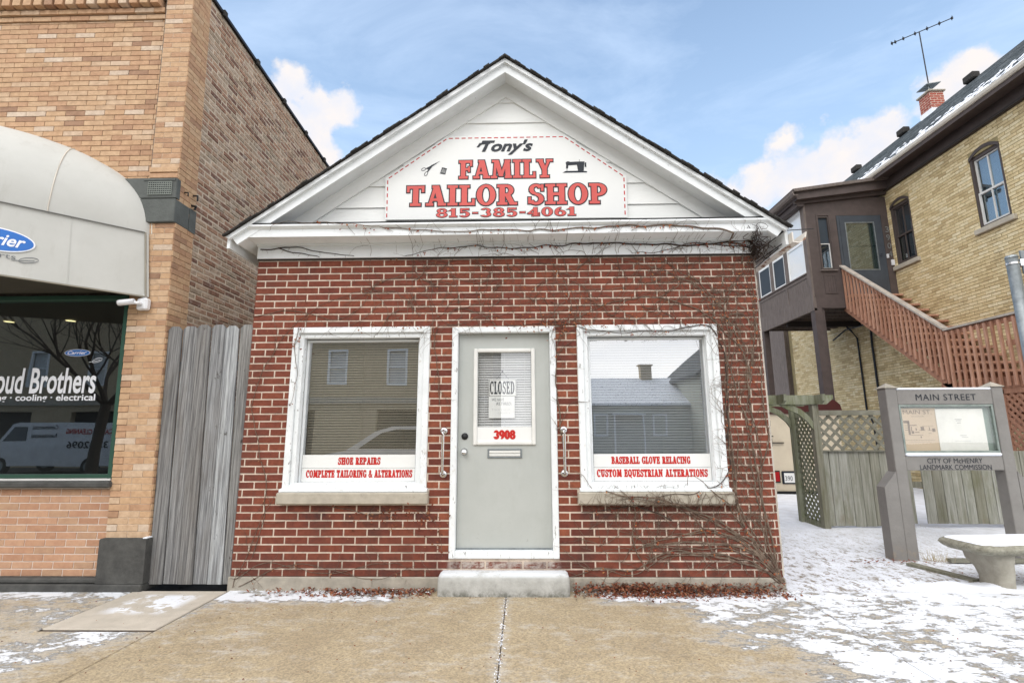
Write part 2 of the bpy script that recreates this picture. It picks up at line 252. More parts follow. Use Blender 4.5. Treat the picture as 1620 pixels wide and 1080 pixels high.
def ground_material(name, c1, c2):
    """pale tan exposed-aggregate concrete with its own thin drifts of blown snow"""
    m = mat(name, c1, c2, 3.2, .92, bump=.35, bscale=150)
    N = m.node_tree.nodes; L = m.node_tree.links; b = N['Principled BSDF']
    base = b.inputs['Base Color'].links[0].from_socket
    g = N.new('ShaderNodeNewGeometry'); P = g.outputs['Position']
    def nz(scale, det, rough, stretch=(1, 1, 1), dist=0):
        mp = N.new('ShaderNodeMapping'); mp.inputs['Scale'].default_value = stretch; L.new(P, mp.inputs[0])
        n = N.new('ShaderNodeTexNoise'); n.inputs['Scale'].default_value = scale; n.inputs['Detail'].default_value = det; n.inputs['Roughness'].default_value = rough; n.inputs['Distortion'].default_value = dist
        L.new(mp.outputs[0], n.inputs['Vector']); return n.outputs['Fac']
    def mth(op, a, b_=None, c=None, clamp=False):
        n = N.new('ShaderNodeMath'); n.operation = op; n.use_clamp = clamp
        for i, v in enumerate((a, b_, c)):
            if v is None: continue
            if isinstance(v, (int, float)): n.inputs[i].default_value = v
            else: L.new(v, n.inputs[i])
        return n.outputs[0]
    sp = N.new('ShaderNodeSeparateXYZ'); L.new(P, sp.inputs[0]); X, Y = sp.outputs[0], sp.outputs[1]
    def ramp(v, a, b_): 
        r = N.new('ShaderNodeMapRange'); r.inputs[1].default_value = a; r.inputs[2].default_value = b_; r.interpolation_type = 'SMOOTHSTEP'; L.new(v, r.inputs[0]); return r.outputs[0]
    # speckled stones of the aggregate
    v = N.new('ShaderNodeTexVoronoi'); v.inputs['Scale'].default_value = 95; L.new(P, v.inputs['Vector'])
    sx = N.new('ShaderNodeSeparateColor'); L.new(v.outputs['Color'], sx.inputs[0])
    sc = N.new('ShaderNodeValToRGB'); e = sc.color_ramp.elements; e[0].color = (.62, .6, .58, 1); e[1].color = (1.25, 1.2, 1.1, 1); L.new(sx.outputs[0], sc.inputs[0])
    mm = N.new('ShaderNodeMix'); mm.data_type = 'RGBA'; mm.blend_type = 'MULTIPLY'; mm.inputs['Factor'].default_value = .8; L.new(base, mm.inputs[6]); L.new(sc.outputs[0], mm.inputs[7])
    # where snow lies: the right side, a strip by the wall, the left joint
    xs = mth('ADD', X, mth('MULTIPLY', mth('ADD', Y, .5), .35))
    right = ramp(mth('ADD', xs, mth('MULTIPLY_ADD', nz(1.6, 3, .5), 1.6, -.8)), .95, 1.95)
    strip = mth('MULTIPLY', ramp(Y, -.52, -.2), ramp(mth('ABSOLUTE', mth('ADD', X, 0)), .55, 1.0))
    lx = mth('ABSOLUTE', mth('ADD', mth('ADD', X, 2.62), mth('MULTIPLY', Y, -.35)))
    left = mth('MULTIPLY', ramp(lx, .8, .05), .70)
    leftw = mth('MULTIPLY', mth('MULTIPLY', ramp(X, -2.6, -3.2), ramp(Y, -1.8, -.6)), .56)
    joint = mth('MULTIPLY', ramp(mth('ABSOLUTE', mth('ADD', X, -.03)), .12, .01), .42)
    cover = mth('MAXIMUM', mth('MAXIMUM', mth('MULTIPLY', right, .75), mth('MULTIPLY', strip, .84)), mth('MAXIMUM', mth('MAXIMUM', left, leftw), joint))
    cover = mth('MAXIMUM', cover, .1)
    f1 = nz(7, 9, .72, (1, 1.5, 1), .3); f2 = nz(30, 4, .6, (1, 1.6, 1))
    thick = mth('ADD', mth('MULTIPLY_ADD', f1, 1.5, -.75), mth('MULTIPLY_ADD', f2, .5, -.25))
    k = mth('ADD', mth('ADD', mth('MULTIPLY_ADD', cover, .82, -.47), thick), mth('MULTIPLY_ADD', nz(1.5, 3, .5, (1, 1.6, 1)), .7, -.35))
    snowf = mth('MULTIPLY', ramp(k, -.04, .16), .93)
    # dry footprints and bare ovals
    s2 = N.new('ShaderNodeMix'); s2.data_type = 'RGBA'; L.new(snowf, s2.inputs['Factor']); L.new(mm.outputs[2], s2.inputs[6]); s2.inputs[7].default_value = (.76, .79, .84, 1)
    # small stones and salt grains
    dust = mth('MULTIPLY', ramp(mth('ADD', k, mth('MULTIPLY_ADD', nz(4, 6, .7, (1, 2.2, 1)), .9, -.45)), -.42, .12), .42)
    wet = mth('MULTIPLY', ramp(nz(2.1, 4, .5), .5, .68), .22)
    dk = N.new('ShaderNodeMix'); dk.data_type = 'RGBA'; L.new(wet, dk.inputs['Factor']); L.new(s2.outputs[2], dk.inputs[6]); dk.inputs[7].default_value = (.2, .15, .1, 1)
    fin = N.new('ShaderNodeMix'); fin.data_type = 'RGBA'; L.new(snowf, fin.inputs['Factor']); du = N.new('ShaderNodeMix'); du.data_type = 'RGBA'; L.new(dust, du.inputs['Factor']); L.new(dk.outputs[2], du.inputs[6]); du.inputs[7].default_value = (.6, .6, .6, 1)
    L.new(du.outputs[2], fin.inputs[6]); L.new(s2.outputs[2], fin.inputs[7])
    L.new(fin.outputs[2], b.inputs['Base Color'])
    bp = N.new('ShaderNodeBump'); bp.inputs['Distance'].default_value = .012; bp.inputs['Strength'].default_value = 1; L.new(mth('ADD', snowf, mth('MULTIPLY', f2, .4)), bp.inputs['Height'])
    old = b.inputs['Normal'].links[0].from_socket; L.new(old, bp.inputs['Normal']); L.new(bp.outputs[0], b.inputs['Normal'])
    return m
M['sidewalk'] = ground_material('sidewalk', (.40, .335, .235), (.35, .29, .20))
M['pad'] = mat('pad', (.52, .47, .4), (.42, .38, .32), 5, .9, bump=.3, bscale=80, stain=[((.76, .79, .85), 6, .47, .53, .92, (1, 1, 1), ((0, -3.25, -3.1), (0, -2.62, -2.72), (1, -.12, -.2), (1, -.66, -.55)))])

# ------------------------------------------------------------------ mesh helpers
class MB:
    def __init__(s): s.v = []; s.f = []; s.mi = []; s.t = []
    def add(s, vs, fs, tone=0., mi=0):
        o = len(s.v); s.v += [tuple(p) for p in vs]
        for f in fs: s.f.append(tuple(i+o for i in f)); s.t.append(tone); s.mi.append(mi)
        return s
    def box(s, x0, x1, y0, y1, z0, z1, tone=0., mi=0, bev=0):
        if x1 < x0: x0, x1 = x1, x0
        if y1 < y0: y0, y1 = y1, y0
        if z1 < z0: z0, z1 = z1, z0
        if bev:
            b = min(bev, (x1-x0)*.45, (y1-y0)*.45, (z1-z0)*.45)
            lv = []; X = (x0, x1); Y = (y0, y1); Z = (z0, z1); idx = {}
            for i in (0, 1):
                for j in (0, 1):
                    for k in (0, 1):
                        sx, sy, sz = (1, -1)[i]*b, (1, -1)[j]*b, (1, -1)[k]*b
                        idx[i, j, k, 0] = len(lv); lv.append((X[i], Y[j]+sy, Z[k]+sz))
                        idx[i, j, k, 1] = len(lv); lv.append((X[i]+sx, Y[j], Z[k]+sz))
                        idx[i, j, k, 2] = len(lv); lv.append((X[i]+sx, Y[j]+sy, Z[k]))
            I = idx; fs = []
            cyc = ((0, 0), (0, 1), (1, 1), (1, 0))
            for a in (0, 1): fs.append([I[a, p, q, 0] for p, q in (cyc if a else cyc[::-1])][::-1])
            for a in (0, 1): fs.append([I[p, a, q, 1] for p, q in (cyc[::-1] if a else cyc)][::-1])
            for a in (0, 1): fs.append([I[p, q, a, 2] for p, q in (cyc if a else cyc[::-1])][::-1])
            for i in (0, 1):
                for j in (0, 1): 
                    fs.append([I[i, j, 0, 0], I[i, j, 1, 0], I[i, j, 1, 1], I[i, j, 0, 1]])
                    fs.append([I[i, 0, j, 0], I[i, 1, j, 0], I[i, 1, j, 2], I[i, 0, j, 2]])
                    fs.append([I[0, i, j, 1], I[1, i, j, 1], I[1, i, j, 2], I[0, i, j, 2]])
                    for k in (0, 1): fs.append([I[i, j, k, 0], I[i, j, k, 1], I[i, j, k, 2]])
            return s.add(lv, fs, tone, mi)
        v = [(x0, y0, z0), (x1, y0, z0), (x1, y1, z0), (x0, y1, z0), (x0, y0, z1), (x1, y0, z1), (x1, y1, z1), (x0, y1, z1)]
        return s.add(v, [(0, 3, 2, 1), (4, 5, 6, 7), (0, 1, 5, 4), (1, 2, 6, 5), (2, 3, 7, 6), (3, 0, 4, 7)], tone, mi)
    def hexa(s, v, tone=0., mi=0):      # 8 corners: bottom ring then top ring
        return s.add(v, [(0, 3, 2, 1), (4, 5, 6, 7), (0, 1, 5, 4), (1, 2, 6, 5), (2, 3, 7, 6), (3, 0, 4, 7)], tone, mi)
    def prism(s, pts, axis, a, b, tone=0., mi=0):   # outline pts in the plane normal to axis, extruded a..b
        def P(p, w): return {0: (w, p[0], p[1]), 1: (p[0], w, p[1]), 2: (p[0], p[1], w)}[axis]
        n = len(pts); v = [P(p, a) for p in pts]+[P(p, b) for p in pts]
        fs = [tuple(range(n)), tuple(range(2*n-1, n-1, -1))]+[(i, i+n, (i+1) % n+n, (i+1) % n) for i in range(n)]
        return s.add(v, fs, tone, mi)
    def tube(s, pts, rad, n=6, tone=0., mi=0, cap=True):
        pts = [Vector(p) for p in pts]; rings = []
        for i, p in enumerate(pts):
            d = (pts[min(i+1, len(pts)-1)]-pts[max(i-1, 0)])
            if d.length < 1e-9: d = Vector((0, 0, 1))
            d.normalize(); up = Vector((0, 0, 1)) if abs(d.z) < .9 else Vector((0, 1, 0))
            a = d.cross(up).normalized(); b = a.cross(d)
            r = rad[i] if isinstance(rad, (list, tuple)) else rad
            rings.append([p+(a*math.cos(t)+b*math.sin(t))*r for t in [2*math.pi*k/n for k in range(n)]])
        v = [q for r in rings for q in r]; fs = []
        for i in range(len(pts)-1):
            for k in range(n): fs.append((i*n+k, i*n+(k+1) % n, (i+1)*n+(k+1) % n, (i+1)*n+k))
        if cap: fs.append(tuple(range(n))[::-1]); fs.append(tuple((len(pts)-1)*n+k for k in range(n)))
        return s.add(v, fs, tone, mi)
    def bar(s, a, b, w, h, tone=0., mi=0, up=(0, 0, 1)):    # rectangular bar from a to b
        a = Vector(a); b = Vector(b); d = (b-a).normalized(); u = Vector(up)
        if abs(d.dot(u)) > .98: u = Vector((0, 1, 0))
        x = d.cross(u).normalized()*w/2; y = x.cross(d).normalized()*h/2
        return s.hexa([a-x-y, a+x-y, a+x+y, a-x+y, b-x-y, b+x-y, b+x+y, b-x+y], tone, mi)
    def map(s, fn): s.v = [tuple(fn(*p)) for p in s.v]; return s
    def mesh(s, name, mats, smooth=False):
        me = bpy.data.meshes.new(name); me.from_pydata(s.v, [], s.f); 
        for m in (mats if isinstance(mats, (list, tuple)) else [mats]): me.materials.append(m if not isinstance(m, str) else M[m])
        if len(set(s.mi)) > 1: me.polygons.foreach_set('material_index', s.mi)
        if any(s.t): me.attributes.new('tone', 'FLOAT', 'FACE').data.foreach_set('value', s.t)
        if smooth: me.polygons.foreach_set('use_smooth', [True]*len(me.polygons))
        me.update(); return me
    def obj(s, name, mats, parent=None, kind=None, label=None, smooth=False):
        return link(name, s.mesh(name, mats, smooth), parent, kind, label)
def link(name, data, parent=None, kind=None, label=None, loc=None, rot=None):
    o = bpy.data.objects.new(name, data); C.objects.link(o)
    if parent:
        o.parent = parent; o.matrix_parent_inverse = Matrix.Translation(parent.location).inverted() if parent.rotation_euler.z == 0 else parent.matrix_basis.inverted()
    if loc is not None: o.location = loc
    if rot is not None: o.rotation_euler = rot
    if kind: o['kind'] = kind
    if label: o['label'] = label
    return o
def thing(name, label, cat, loc=(0, 0, 0), group=None):
    o = bpy.data.objects.new(name, None); C.objects.link(o); o.location = loc; o.empty_display_size = .2
    o['label'] = label; o['category'] = cat
    if group: o['group'] = group
    return o
def tag(o, label, cat, group=None):
    o['label'] = label; o['category'] = cat
    if group: o['group'] = group
    return o
def structure(name, mb, m, **k): return mb.obj(name, m, None, 'structure', **k)

LEAN = .036                     # the old shop on the left leans a little away from its neighbour
def lean(x, y, z): return (x-LEAN*(z), y, z)

CAM = Vector((.194, -4.855, 1.28))
def brick_mb(mb, w, h, depth, proud, b, tone, M4, jit=0):
    x, z = w/2, h/2
    def j(): return random.uniform(-jit, jit)
    f = [(-x+b, -proud, -z+b), (x-b, -proud, -z+b), (x-b, -proud, z-b), (-x+b, -proud, z-b)]
    m_ = [(-x+j(), -proud+b, -z+j()), (x+j(), -proud+b, -z+j()), (x+j(), -proud+b, z+j()), (-x+j(), -proud+b, z+j())]
    k = [(p[0], depth, p[2]) for p in m_]
    v = [M4 @ Vector(p) for p in f+m_+k]
    fs = [(0, 1, 2, 3)]
    for i in range(4):
        q = (i+1) % 4; fs += [(i+4, q+4, q, i), (i+8, q+8, q+4, i+4)]
    mb.add(v, fs, tone)
def bricks(parent, u0, u1, z0, z1, place, pitch, course, joint, material, holes=(), anchor=0., proud=.004, depth=.02, bev=.003, jit=0.,
           nobj=0, toner=None, warp=None, zstart=None, angle=0., offset_rows=.5, prand=.0015, min_w=.02, ztop=None):
    """running-bond wall. place(u, z) -> point on the wall plane; bricks face local -Y turned by angle."""
    full = []; rest = MB(); R4 = Matrix.Rotation(angle, 4, 'Z'); row = 0; z = zstart if zstart is not None else z0
    while z < z1-.01:
        za = z; zb = min(z+course-joint, z1)
        if zb > z0+.005:
            a = anchor-pitch*offset_rows*(row % 2); u = a+math.floor((u0-a)/pitch)*pitch
            while u < u1:
                segs = [(max(u+joint/2, u0), min(u+pitch-joint/2, u1))]
                for hu0, hu1, hz0, hz1 in holes:
                    if zb > hz0+.02 and za < hz1-.02:
                        ns = []
                        for s0, s1 in segs:
                            if s1 <= hu0 or s0 >= hu1: ns.append((s0, s1)); continue
                            if s0 < hu0: ns.append((s0, hu0-.003))
                            if s1 > hu1: ns.append((hu1+.003, s1))
                        segs = ns
                for s0, s1 in segs:
                    if s1-s0 < min_w or (ztop and zb > ztop((s0+s1)/2)): continue
                    isfull = abs((s1-s0)-(pitch-joint)) < 1e-4 and abs((zb-za)-(course-joint)) < 1e-4 and za >= z0
                    zc = (max(za, z0)+zb)/2; uc = (s0+s1)/2
                    t = toner(uc, zc, s1-s0, row) if toner else random.random()
                    t = min(.999, max(.001, t))
                    full.append((isfull, uc, zc, s1-s0, zb-max(za, z0), t))
                u += pitch
        z += course; row += 1
    if nobj:
        cand = [f for f in full if f[0]]; cand.sort(key=lambda f: (Vector(place(f[1], f[2]))-CAM).length)
        pick = set(map(id, cand[:nobj]))
        NV = 12; vs = []
        for k in range(NV):
            mb = MB(); brick_mb(mb, pitch-joint, course-joint, depth, proud+prand*(k % 3-1), bev, (k+.5)/NV, Matrix.Identity(4), jit); vs.append(mb.mesh('brick', material))
    for f in full:
        p = Vector(place(f[1], f[2]))
        if warp: p = Vector(warp(*p))
        if nobj and id(f) in pick:
            k = int(f[5]*NV); link('brick', vs[k], parent, loc=p, rot=(0, 0, angle))
        else:
            M4 = Matrix.Translation(p) @ R4
            brick_mb(rest, f[3], f[4], depth, proud+random.uniform(-prand, prand), bev, f[5], M4, jit)
    if rest.v: rest.obj('brick', material, parent, 'stuff')

def text_mb(s, h, width=None, x=0, z=0, y=0, ext=.0015, bold=0., shear=0., align='LEFT', space=1., italic=0, sx=None, up=None):
    """flat lettering standing in the XZ plane, facing -Y; h = capital height, width = total width if given"""
    cu = bpy.data.curves.new('t', 'FONT'); cu.body = s; cu.size = 1; cu.offset = bold; cu.shear = shear; cu.space_character = space; cu.resolution_u = 3; cu.extrude = 0
    o = bpy.data.objects.new('t', cu); C.objects.link(o); bpy.context.view_layer.update()
    me = o.to_mesh(); vs = [v.co.copy() for v in me.vertices]; fs = [tuple(p.vertices) for p in me.polygons]; o.to_mesh_clear(); C.objects.unlink(o); bpy.data.objects.remove(o)
    mb = MB()
    if not vs: return mb
    x0 = min(v.x for v in vs); x1 = max(v.x for v in vs); k = h/.70
    kx = width/(x1-x0) if width else (sx or k)
    ox = {'LEFT': 0, 'CENTER': -(x1-x0)*kx/2, 'RIGHT': -(x1-x0)*kx}[align]
    n = len(vs)
    mb.add([(x+ox+(v.x-x0)*kx, y-ext, z+v.y*k) for v in vs], fs)
    return mb

# a hand-cut slab-serif sign painter's alphabet: each letter is a list of pieces on a box 1 high
def V_(x0, x1, y0=0, y1=1): return ('r', x0, x1, y0, y1)
def A_(cx, cy, rx, ry, tx, ty, a0=0, a1=360): return ('a', cx, cy, rx, ry, tx, ty, a0, a1)
def D_(x0, y0, x1, y1, t): return ('d', x0, y0, x1, y1, t)
s_, t_, b_ = .25, .15, .13
GL = {
 'F': (.72, [V_(.1, .35), V_(0, .48, 0, b_), V_(0, .72, .86, 1), V_(.6, .72, .68, 1), V_(.3, .56, .45, .58), V_(.5, .6, .36, .67)]),
 'E': (.76, [V_(.1, .35), V_(0, .74, 0, b_), V_(0, .72, .87, 1), V_(.6, .72, .7, 1), V_(.3, .56, .45, .58), V_(.5, .6, .37, .66), V_(.62, .75, 0, .3)]),
 'A': (.9, [D_(.17, 0, .44, 1, .15), D_(.72, 0, .46, 1, .27), V_(.26, .62, .24, .37), V_(0, .34, 0, b_), V_(.54, .92, 0, b_), V_(.28, .5, .88, 1)]),
 'M': (1.14, [D_(.18, 0, .26, 1, .14), D_(.56, .1, .3, 1, .24), D_(.56, .1, .86, 1, .15), D_(.94, 0, .88, 1, .27), V_(0, .34, 0, b_), V_(.76, 1.14, 0, b_), V_(.06, .4, .87, 1), V_(.76, 1.06, .87, 1)]),
 'I': (.46, [V_(.1, .35), V_(0, .46, 0, b_), V_(0, .46, .87, 1)]),
 'L': (.7, [V_(.1, .35), V_(0, .7, 0, b_), V_(0, .46, .87, 1), V_(.57, .7, 0, .32)]),
 'Y': (.86, [V_(.31, .56, 0, .5), V_(.2, .68, 0, b_), D_(.43, .42, .18, 1, .25), D_(.45, .42, .7, 1, .15), V_(0, .36, .87, 1), V_(.54, .88, .87, 1)]),
 'T': (.8, [V_(.28, .53), V_(.16, .65, 0, b_), V_(0, .8, .86, 1), V_(0, .12, .68, 1), V_(.68, .8, .68, 1)]),
 'O': (.86, [A_(.43, .5, .43, .52, .25, .13)]),
 'R': (.84, [V_(.1, .35), V_(0, .46, 0, b_), V_(0, .45, .87, 1), A_(.42, .72, .32, .28, .22, .13, -90, 90), V_(.3, .42, .44, .57), D_(.7, 0, .46, .5, .26), V_(.56, .9, 0, b_)]),
 'P': (.78, [V_(.1, .35), V_(0, .46, 0, b_), V_(0, .42, .87, 1), A_(.4, .69, .38, .31, .24, .13, -90, 90), V_(.3, .4, .38, .51)]),
 'S': (.7, [A_(.36, .74, .31, .27, .2, .13, 20, 250), A_(.35, .27, .35, .29, .22, .13, -160, 80), D_(.22, .6, .52, .4, .22), V_(.58, .7, .66, .98), V_(0, .12, .04, .36)]),
 'H': (.96, [V_(.1, .35), V_(.61, .86), V_(.3, .65, .43, .57), V_(0, .45, 0, b_), V_(.51, .96, 0, b_), V_(0, .45, .87, 1), V_(.51, .96, .87, 1)]),
 'N': (.94, [V_(.1, .24), V_(.68, .82), D_(.76, .06, .2, .94, .25), V_(0, .36, 0, b_), V_(0, .3, .87, 1), V_(.56, .94, .87, 1)]),
 'C': (.8, [A_(.43, .5, .43, .52, .25, .13, 48, 312), V_(.64, .76, .62, .98)]),
 'G': (.84, [A_(.43, .5, .43, .52, .25, .13, 48, 330), V_(.64, .76, .66, .98), V_(.58, .82, .05, .42), V_(.5, .84, .34, .46)]),
 'D': (.86, [V_(.1, .35), V_(0, .42, 0, b_), V_(0, .42, .87, 1), A_(.4, .5, .46, .5, .26, .13, -90, 90)]),
 'B': (.8, [V_(.1, .35), V_(0, .42, 0, b_), V_(0, .42, .87, 1), A_(.4, .74, .33, .26, .22, .12, -90, 90), A_(.4, .27, .39, .27, .24, .12, -90, 90)]),
 'U': (.9, [V_(.1, .35, .35, 1), V_(.65, .79, .35, 1), A_(.445, .38, .345, .4, .25, .14, 180, 360), V_(0, .45, .87, 1), V_(.54, .9, .87, 1)]),
 'V': (.88, [D_(.42, .02, .2, 1, .26), D_(.46, .02, .7, 1, .14), V_(0, .38, .87, 1), V_(.54, .88, .87, 1)]),
 'Q': (.86, [A_(.43, .5, .43, .52, .25, .13), D_(.8, -.14, .42, .28, .18)]),
 '&': (.86, [A_(.36, .77, .22, .23, .15, .1), A_(.34, .28, .34, .3, .2, .12), D_(.86, 0, .28, .72, .2), D_(.86, .42, .6, .16, .11)]),
 '8': (.74, [A_(.37, .75, .33, .27, .2, .11), A_(.37, .27, .37, .29, .21, .12)]),
 '1': (.52, [V_(.14, .4), V_(0, .52, 0, .13), D_(.02, .74, .2, .93, .16)]),
 '5': (.72, [V_(.08, .2, .48, 1), V_(.08, .66, .82, 1), A_(.34, .32, .36, .34, .24, .12, -150, 130)]),
 '3': (.72, [A_(.34, .74, .32, .27, .22, .11, -80, 160), A_(.34, .28, .36, .3, .24, .12, -160, 80)]),
 '4': (.78, [V_(.38, .63), V_(.26, .78, 0, .12), V_(0, .78, .24, .38), D_(.05, .32, .5, .96, .13)]),
 '0': (.74, [A_(.37, .5, .37, .52, .24, .12)]),
 '6': (.74, [A_(.37, .32, .37, .34, .23, .12), A_(.46, .46, .46, .54, .24, .12, 95, 190)]),
 '9': (.74, [A_(.37, .68, .37, .34, .23, .12), A_(.28, .54, .46, .54, .24, .12, -85, 10)]),
 '-': (.44, [V_(.04, .4, .38, .54)]), ' ': (.4, []),
}
def sign_mb(s, h, width, x, z, y, o=0., gap=.07, rise=0., step=.00018):
    """o > 0 grows every piece (the dark outline behind the letters)."""
    tot = sum(GL[c][0] for c in s)+gap*(len(s)-1); kx = width/tot; kz = h; mb = MB(); cur = 0; n = 0
    ox, oz = o/kx, o/kz
    for c in s:
        w, pcs = GL[c]
        for pc in pcs:
            yy = y-(n % 7)*step; n += 1
            def P(px, pz): return (x+(cur+px)*kx, yy, z+pz*kz+(cur+px)/tot*rise)
            if pc[0] == 'r':
                _, x0, x1, z0, z1 = pc
                mb.add([P(x0-ox, z0-oz), P(x1+ox, z0-oz), P(x1+ox, z1+oz), P(x0-ox, z1+oz)], [(0, 1, 2, 3)])
            elif pc[0] == 'd':
                _, x0, z0, x1, z1, t = pc
                if z1 < z0: x0, z0, x1, z1 = x1, z1, x0, z0
                sl = (x1-x0)/(z1-z0); hw = t/2+ox*1.1; e = oz
                mb.add([P(x0-hw-sl*e, z0-e), P(x0+hw-sl*e, z0-e), P(x1+hw+sl*e, z1+e), P(x1-hw+sl*e, z1+e)], [(0, 1, 2, 3)])
            else:
                _, cx, cz, rx, rz, tx, tz, a0, a1 = pc
                if a1-a0 < 359: a0 -= math.degrees(ox/rx); a1 += math.degrees(ox/rx)
                n_ = max(6, int((a1-a0)/15)); v = []; fs = []
                for i in range(n_+1):
                    a = R(a0+(a1-a0)*i/n_)
                    v.append(P(cx+(rx+ox)*math.cos(a), cz+(rz+oz)*math.sin(a))); v.append(P(cx+max(.01, rx-tx-ox)*math.cos(a), cz+max(.01, rz-tz-oz)*math.sin(a)))
                for i in range(n_): fs.append((2*i+1, 2*i+3, 2*i+2, 2*i))
                mb.add(v, fs)
        cur += w+gap
    return mb
def frame_mb(x0, x1, z0, z1, t, y0, y1, mb=None, bev=0, tb=None):
    mb = mb or MB(); tb = tb or t
    mb.box(x0, x0+t, y0, y1, z0, z1, bev=bev); mb.box(x1-t, x1, y0, y1, z0, z1, bev=bev)
    mb.box(x0+t, x1-t, y0+.001, y1, z1-t, z1-.0005, bev=bev); mb.box(x0+t, x1-t, y0+.001, y1, z0+.0005, z0+tb, bev=bev)
    return mb
def pane_mb(x0, x1, z0, z1, y): return MB().add([(x0, y, z0), (x1, y, z0), (x1, y, z1), (x0, y, z1)], [(0, 1, 2, 3)])

# ------------------------------------------------------------------ ground
structure('ground', MB().box(-60, 60, -60, 60, -.5, -.30), 'asphalt')
structure('road', MB().box(-60, 60, -16, -5.6, -.30, -.27), 'asphalt')
sw = MB()
sw.box(-40, 40, -5.6, -.0, -.30, -.135)
walk = structure('sidewalk', sw, 'mortar_dark')
kerb = structure('kerb', MB().box(-40, 40, -5.75, -5.6, -.30, -.12, bev=.02), 'concrete')
# slabs between the real joints; the joints are open gaps
xs = [-10.1, -7.56, -5.03, -2.49, .03, 2.545, 5.07, 7.6, 10.1]
for i in range(len(xs)-1):
    ys = [-5.58, -3.3, -.97, -.03] if i < 3 else [-5.58, -3.3, -.0]
    for j in range(len(ys)-1):
        b = MB().box(xs[i]+.004, xs[i+1]-.004, ys[j]+.004, ys[j+1]-.004, -.134, -.12, bev=.004)
        if i == 2 and j == 2:
            b = MB().box(-5.03, -3.36, ys[j]+.005, ys[j+1]-.005, -.134, -.12, bev=.006)
            link('slab', MB().box(-3.35, -2.5, -.93, -.035, -.134, -.117, bev=.006).mesh('slab', 'pad'), walk, label='paler concrete slab in front of the board gate')
        link('slab', b.mesh('slab', 'sidewalk'), walk)
# grit and a few dropped specks on the pavement
gr = MB()
for k in range(420):
    x = random.uniform(-3.5, 3.4); y = -random.random()**1.3*2.4-.05; r = random.uniform(.002, .007)
    gr.add([(x-r, y, -.1195), (x, y-r, -.1195), (x+r*1.3, y, -.1195), (x, y+r, -.1195), (x, y, -.1195+r*.9)], [(0, 1, 4), (1, 2, 4), (2, 3, 4), (3, 0, 4)], random.random())
tag(gr.obj('grit', 'leaf_litter', None, 'stuff'), 'scattered grit and dead leaf crumbs on the tan pavement', 'grit')
# snowy lot beside the shop: a real surface that swells towards the fence
def lot_z(x, y):
    base = -.126+.012*noise.noise(Vector((x*1.3, y*1.3, 0)))+.004*noise.noise(Vector((x*9, y*9, 3)))+.004*noise.noise(Vector((x*4, y*4, 8)))
    rise = max(0, min(1, (y-1.2)/1.2)); base += .09*rise*rise
    if 4.3 < x < 9 and y > 1.4: base += .05*max(0, 1-abs(y-2.1)/.6)*(.6+.4*noise.noise(Vector((x*1.7, 0, 5))))
    hole = math.exp(-((x-3.5)**2/.05+(y-.78)**2/.03)); base -= .012*hole
    return base if y < 30 else -.1
lot = MB(); nx, ny = 230, 170
gx = [2.45+.05*i+max(0, i-150)**2*.0016 for i in range(nx)]; gy = [-.0+.035*j+max(0, j-90)**2*.004 for j in range(ny)]
lot.v = [(x, y, lot_z(x, y) if y > .03 else -.122) for y in gy for x in gx]
lot.f = [(j*nx+i, j*nx+i+1, (j+1)*nx+i+1, (j+1)*nx+i) for j in range(ny-1) for i in range(nx-1)]; lot.t = [0]*len(lot.f); lot.mi = [0]*len(lot.f)
lo = lot.obj('snow_ground', 'snow_dirty', None, 'structure', smooth=True)
# heap of snow along the lot edge
hp = MB()
def patchy(mb, cx, cy, rx, ry, h, n=22, z0=-.122, seed=0, m=10):
    rings = [(0, 0)]+[(k/m, a) for k in range(1, m+1) for a in range(n)]
    v = []
    for rr, a in rings:
        t = 2*math.pi*a/n; w = rr*(1+.25*noise.noise(Vector((math.cos(t)*1.2+seed, math.sin(t)*1.2, rr))))
        x = cx+rx*w*math.cos(t); y = cy+ry*w*math.sin(t)
        v.append((x, y, z0-.006+h*(1-rr**2.2)*(.8+.5*noise.noise(Vector((x*5, y*5, seed))))))
    fs = [(0, 1+a, 1+(a+1) % n) for a in range(n)]
    for k in range(1, m):
        for a in range(n): fs.append((1+(k-1)*n+a, 1+k*n+a, 1+k*n+(a+1) % n, 1+(k-1)*n+(a+1) % n))
    mb.add(v, fs)
patchy(hp, 4.25, .12, .75, .16, .055, seed=2); patchy(hp, 5.2, .1, .6, .12, .04, seed=5)
hp.obj('snow', 'snow', None, 'stuff')['label'] = 'low ridge of snow in front of the stone bench'

# ------------------------------------------------------------------ the tailor shop
def slab_holes(mb, x0, x1, z0, z1, holes, y0, y1):
    xsx = sorted({x0, x1, *[h[0] for h in holes], *[h[1] for h in holes]}); xsx = [x for x in xsx if x0 <= x <= x1]
    for a, b in zip(xsx, xsx[1:]):
        c = (a+b)/2; cuts = sorted([(h[2], h[3]) for h in holes if h[0] < c < h[1]]); z = z0
        for h0, h1 in cuts:
            if h0 > z: mb.box(a, b, y0, y1, z, h0)
            z = max(z, h1)
        if z < z1: mb.box(a, b, y0, y1, z, z1)
    return mb
shop = thing('tailor_shop', 'small red brick tailor shop with white gable and grey front door', 'shop', (0, 0, -.12))
WH = [(-2.08, -.72, .745, 2.315), (.72, 2.08, .745, 2.315)]; DH = (-.5, .51, .155, 2.305)
sills = [(-2.105, -.695, .632, .745), (.69, 2.105, .628, .745)]
holes = WH+[DH]+sills
slab_holes(MB(), -2.494, 2.494, 0, 3.03, WH+[DH], .0015, .2).obj('wall', 'mortar_cream', shop)
def tone_red(u, z, w, row):
    if w < .15 and abs(abs(u)-.61) < .15 and z < 2.32: return random.uniform(.75, .98)
    if abs(abs(u)-.61) < .12 and z < 2.32: return random.uniform(.02, .3)
    return min(.98, max(.02, random.gauss(.48, .11)))
CR, PT = .0702, .2187
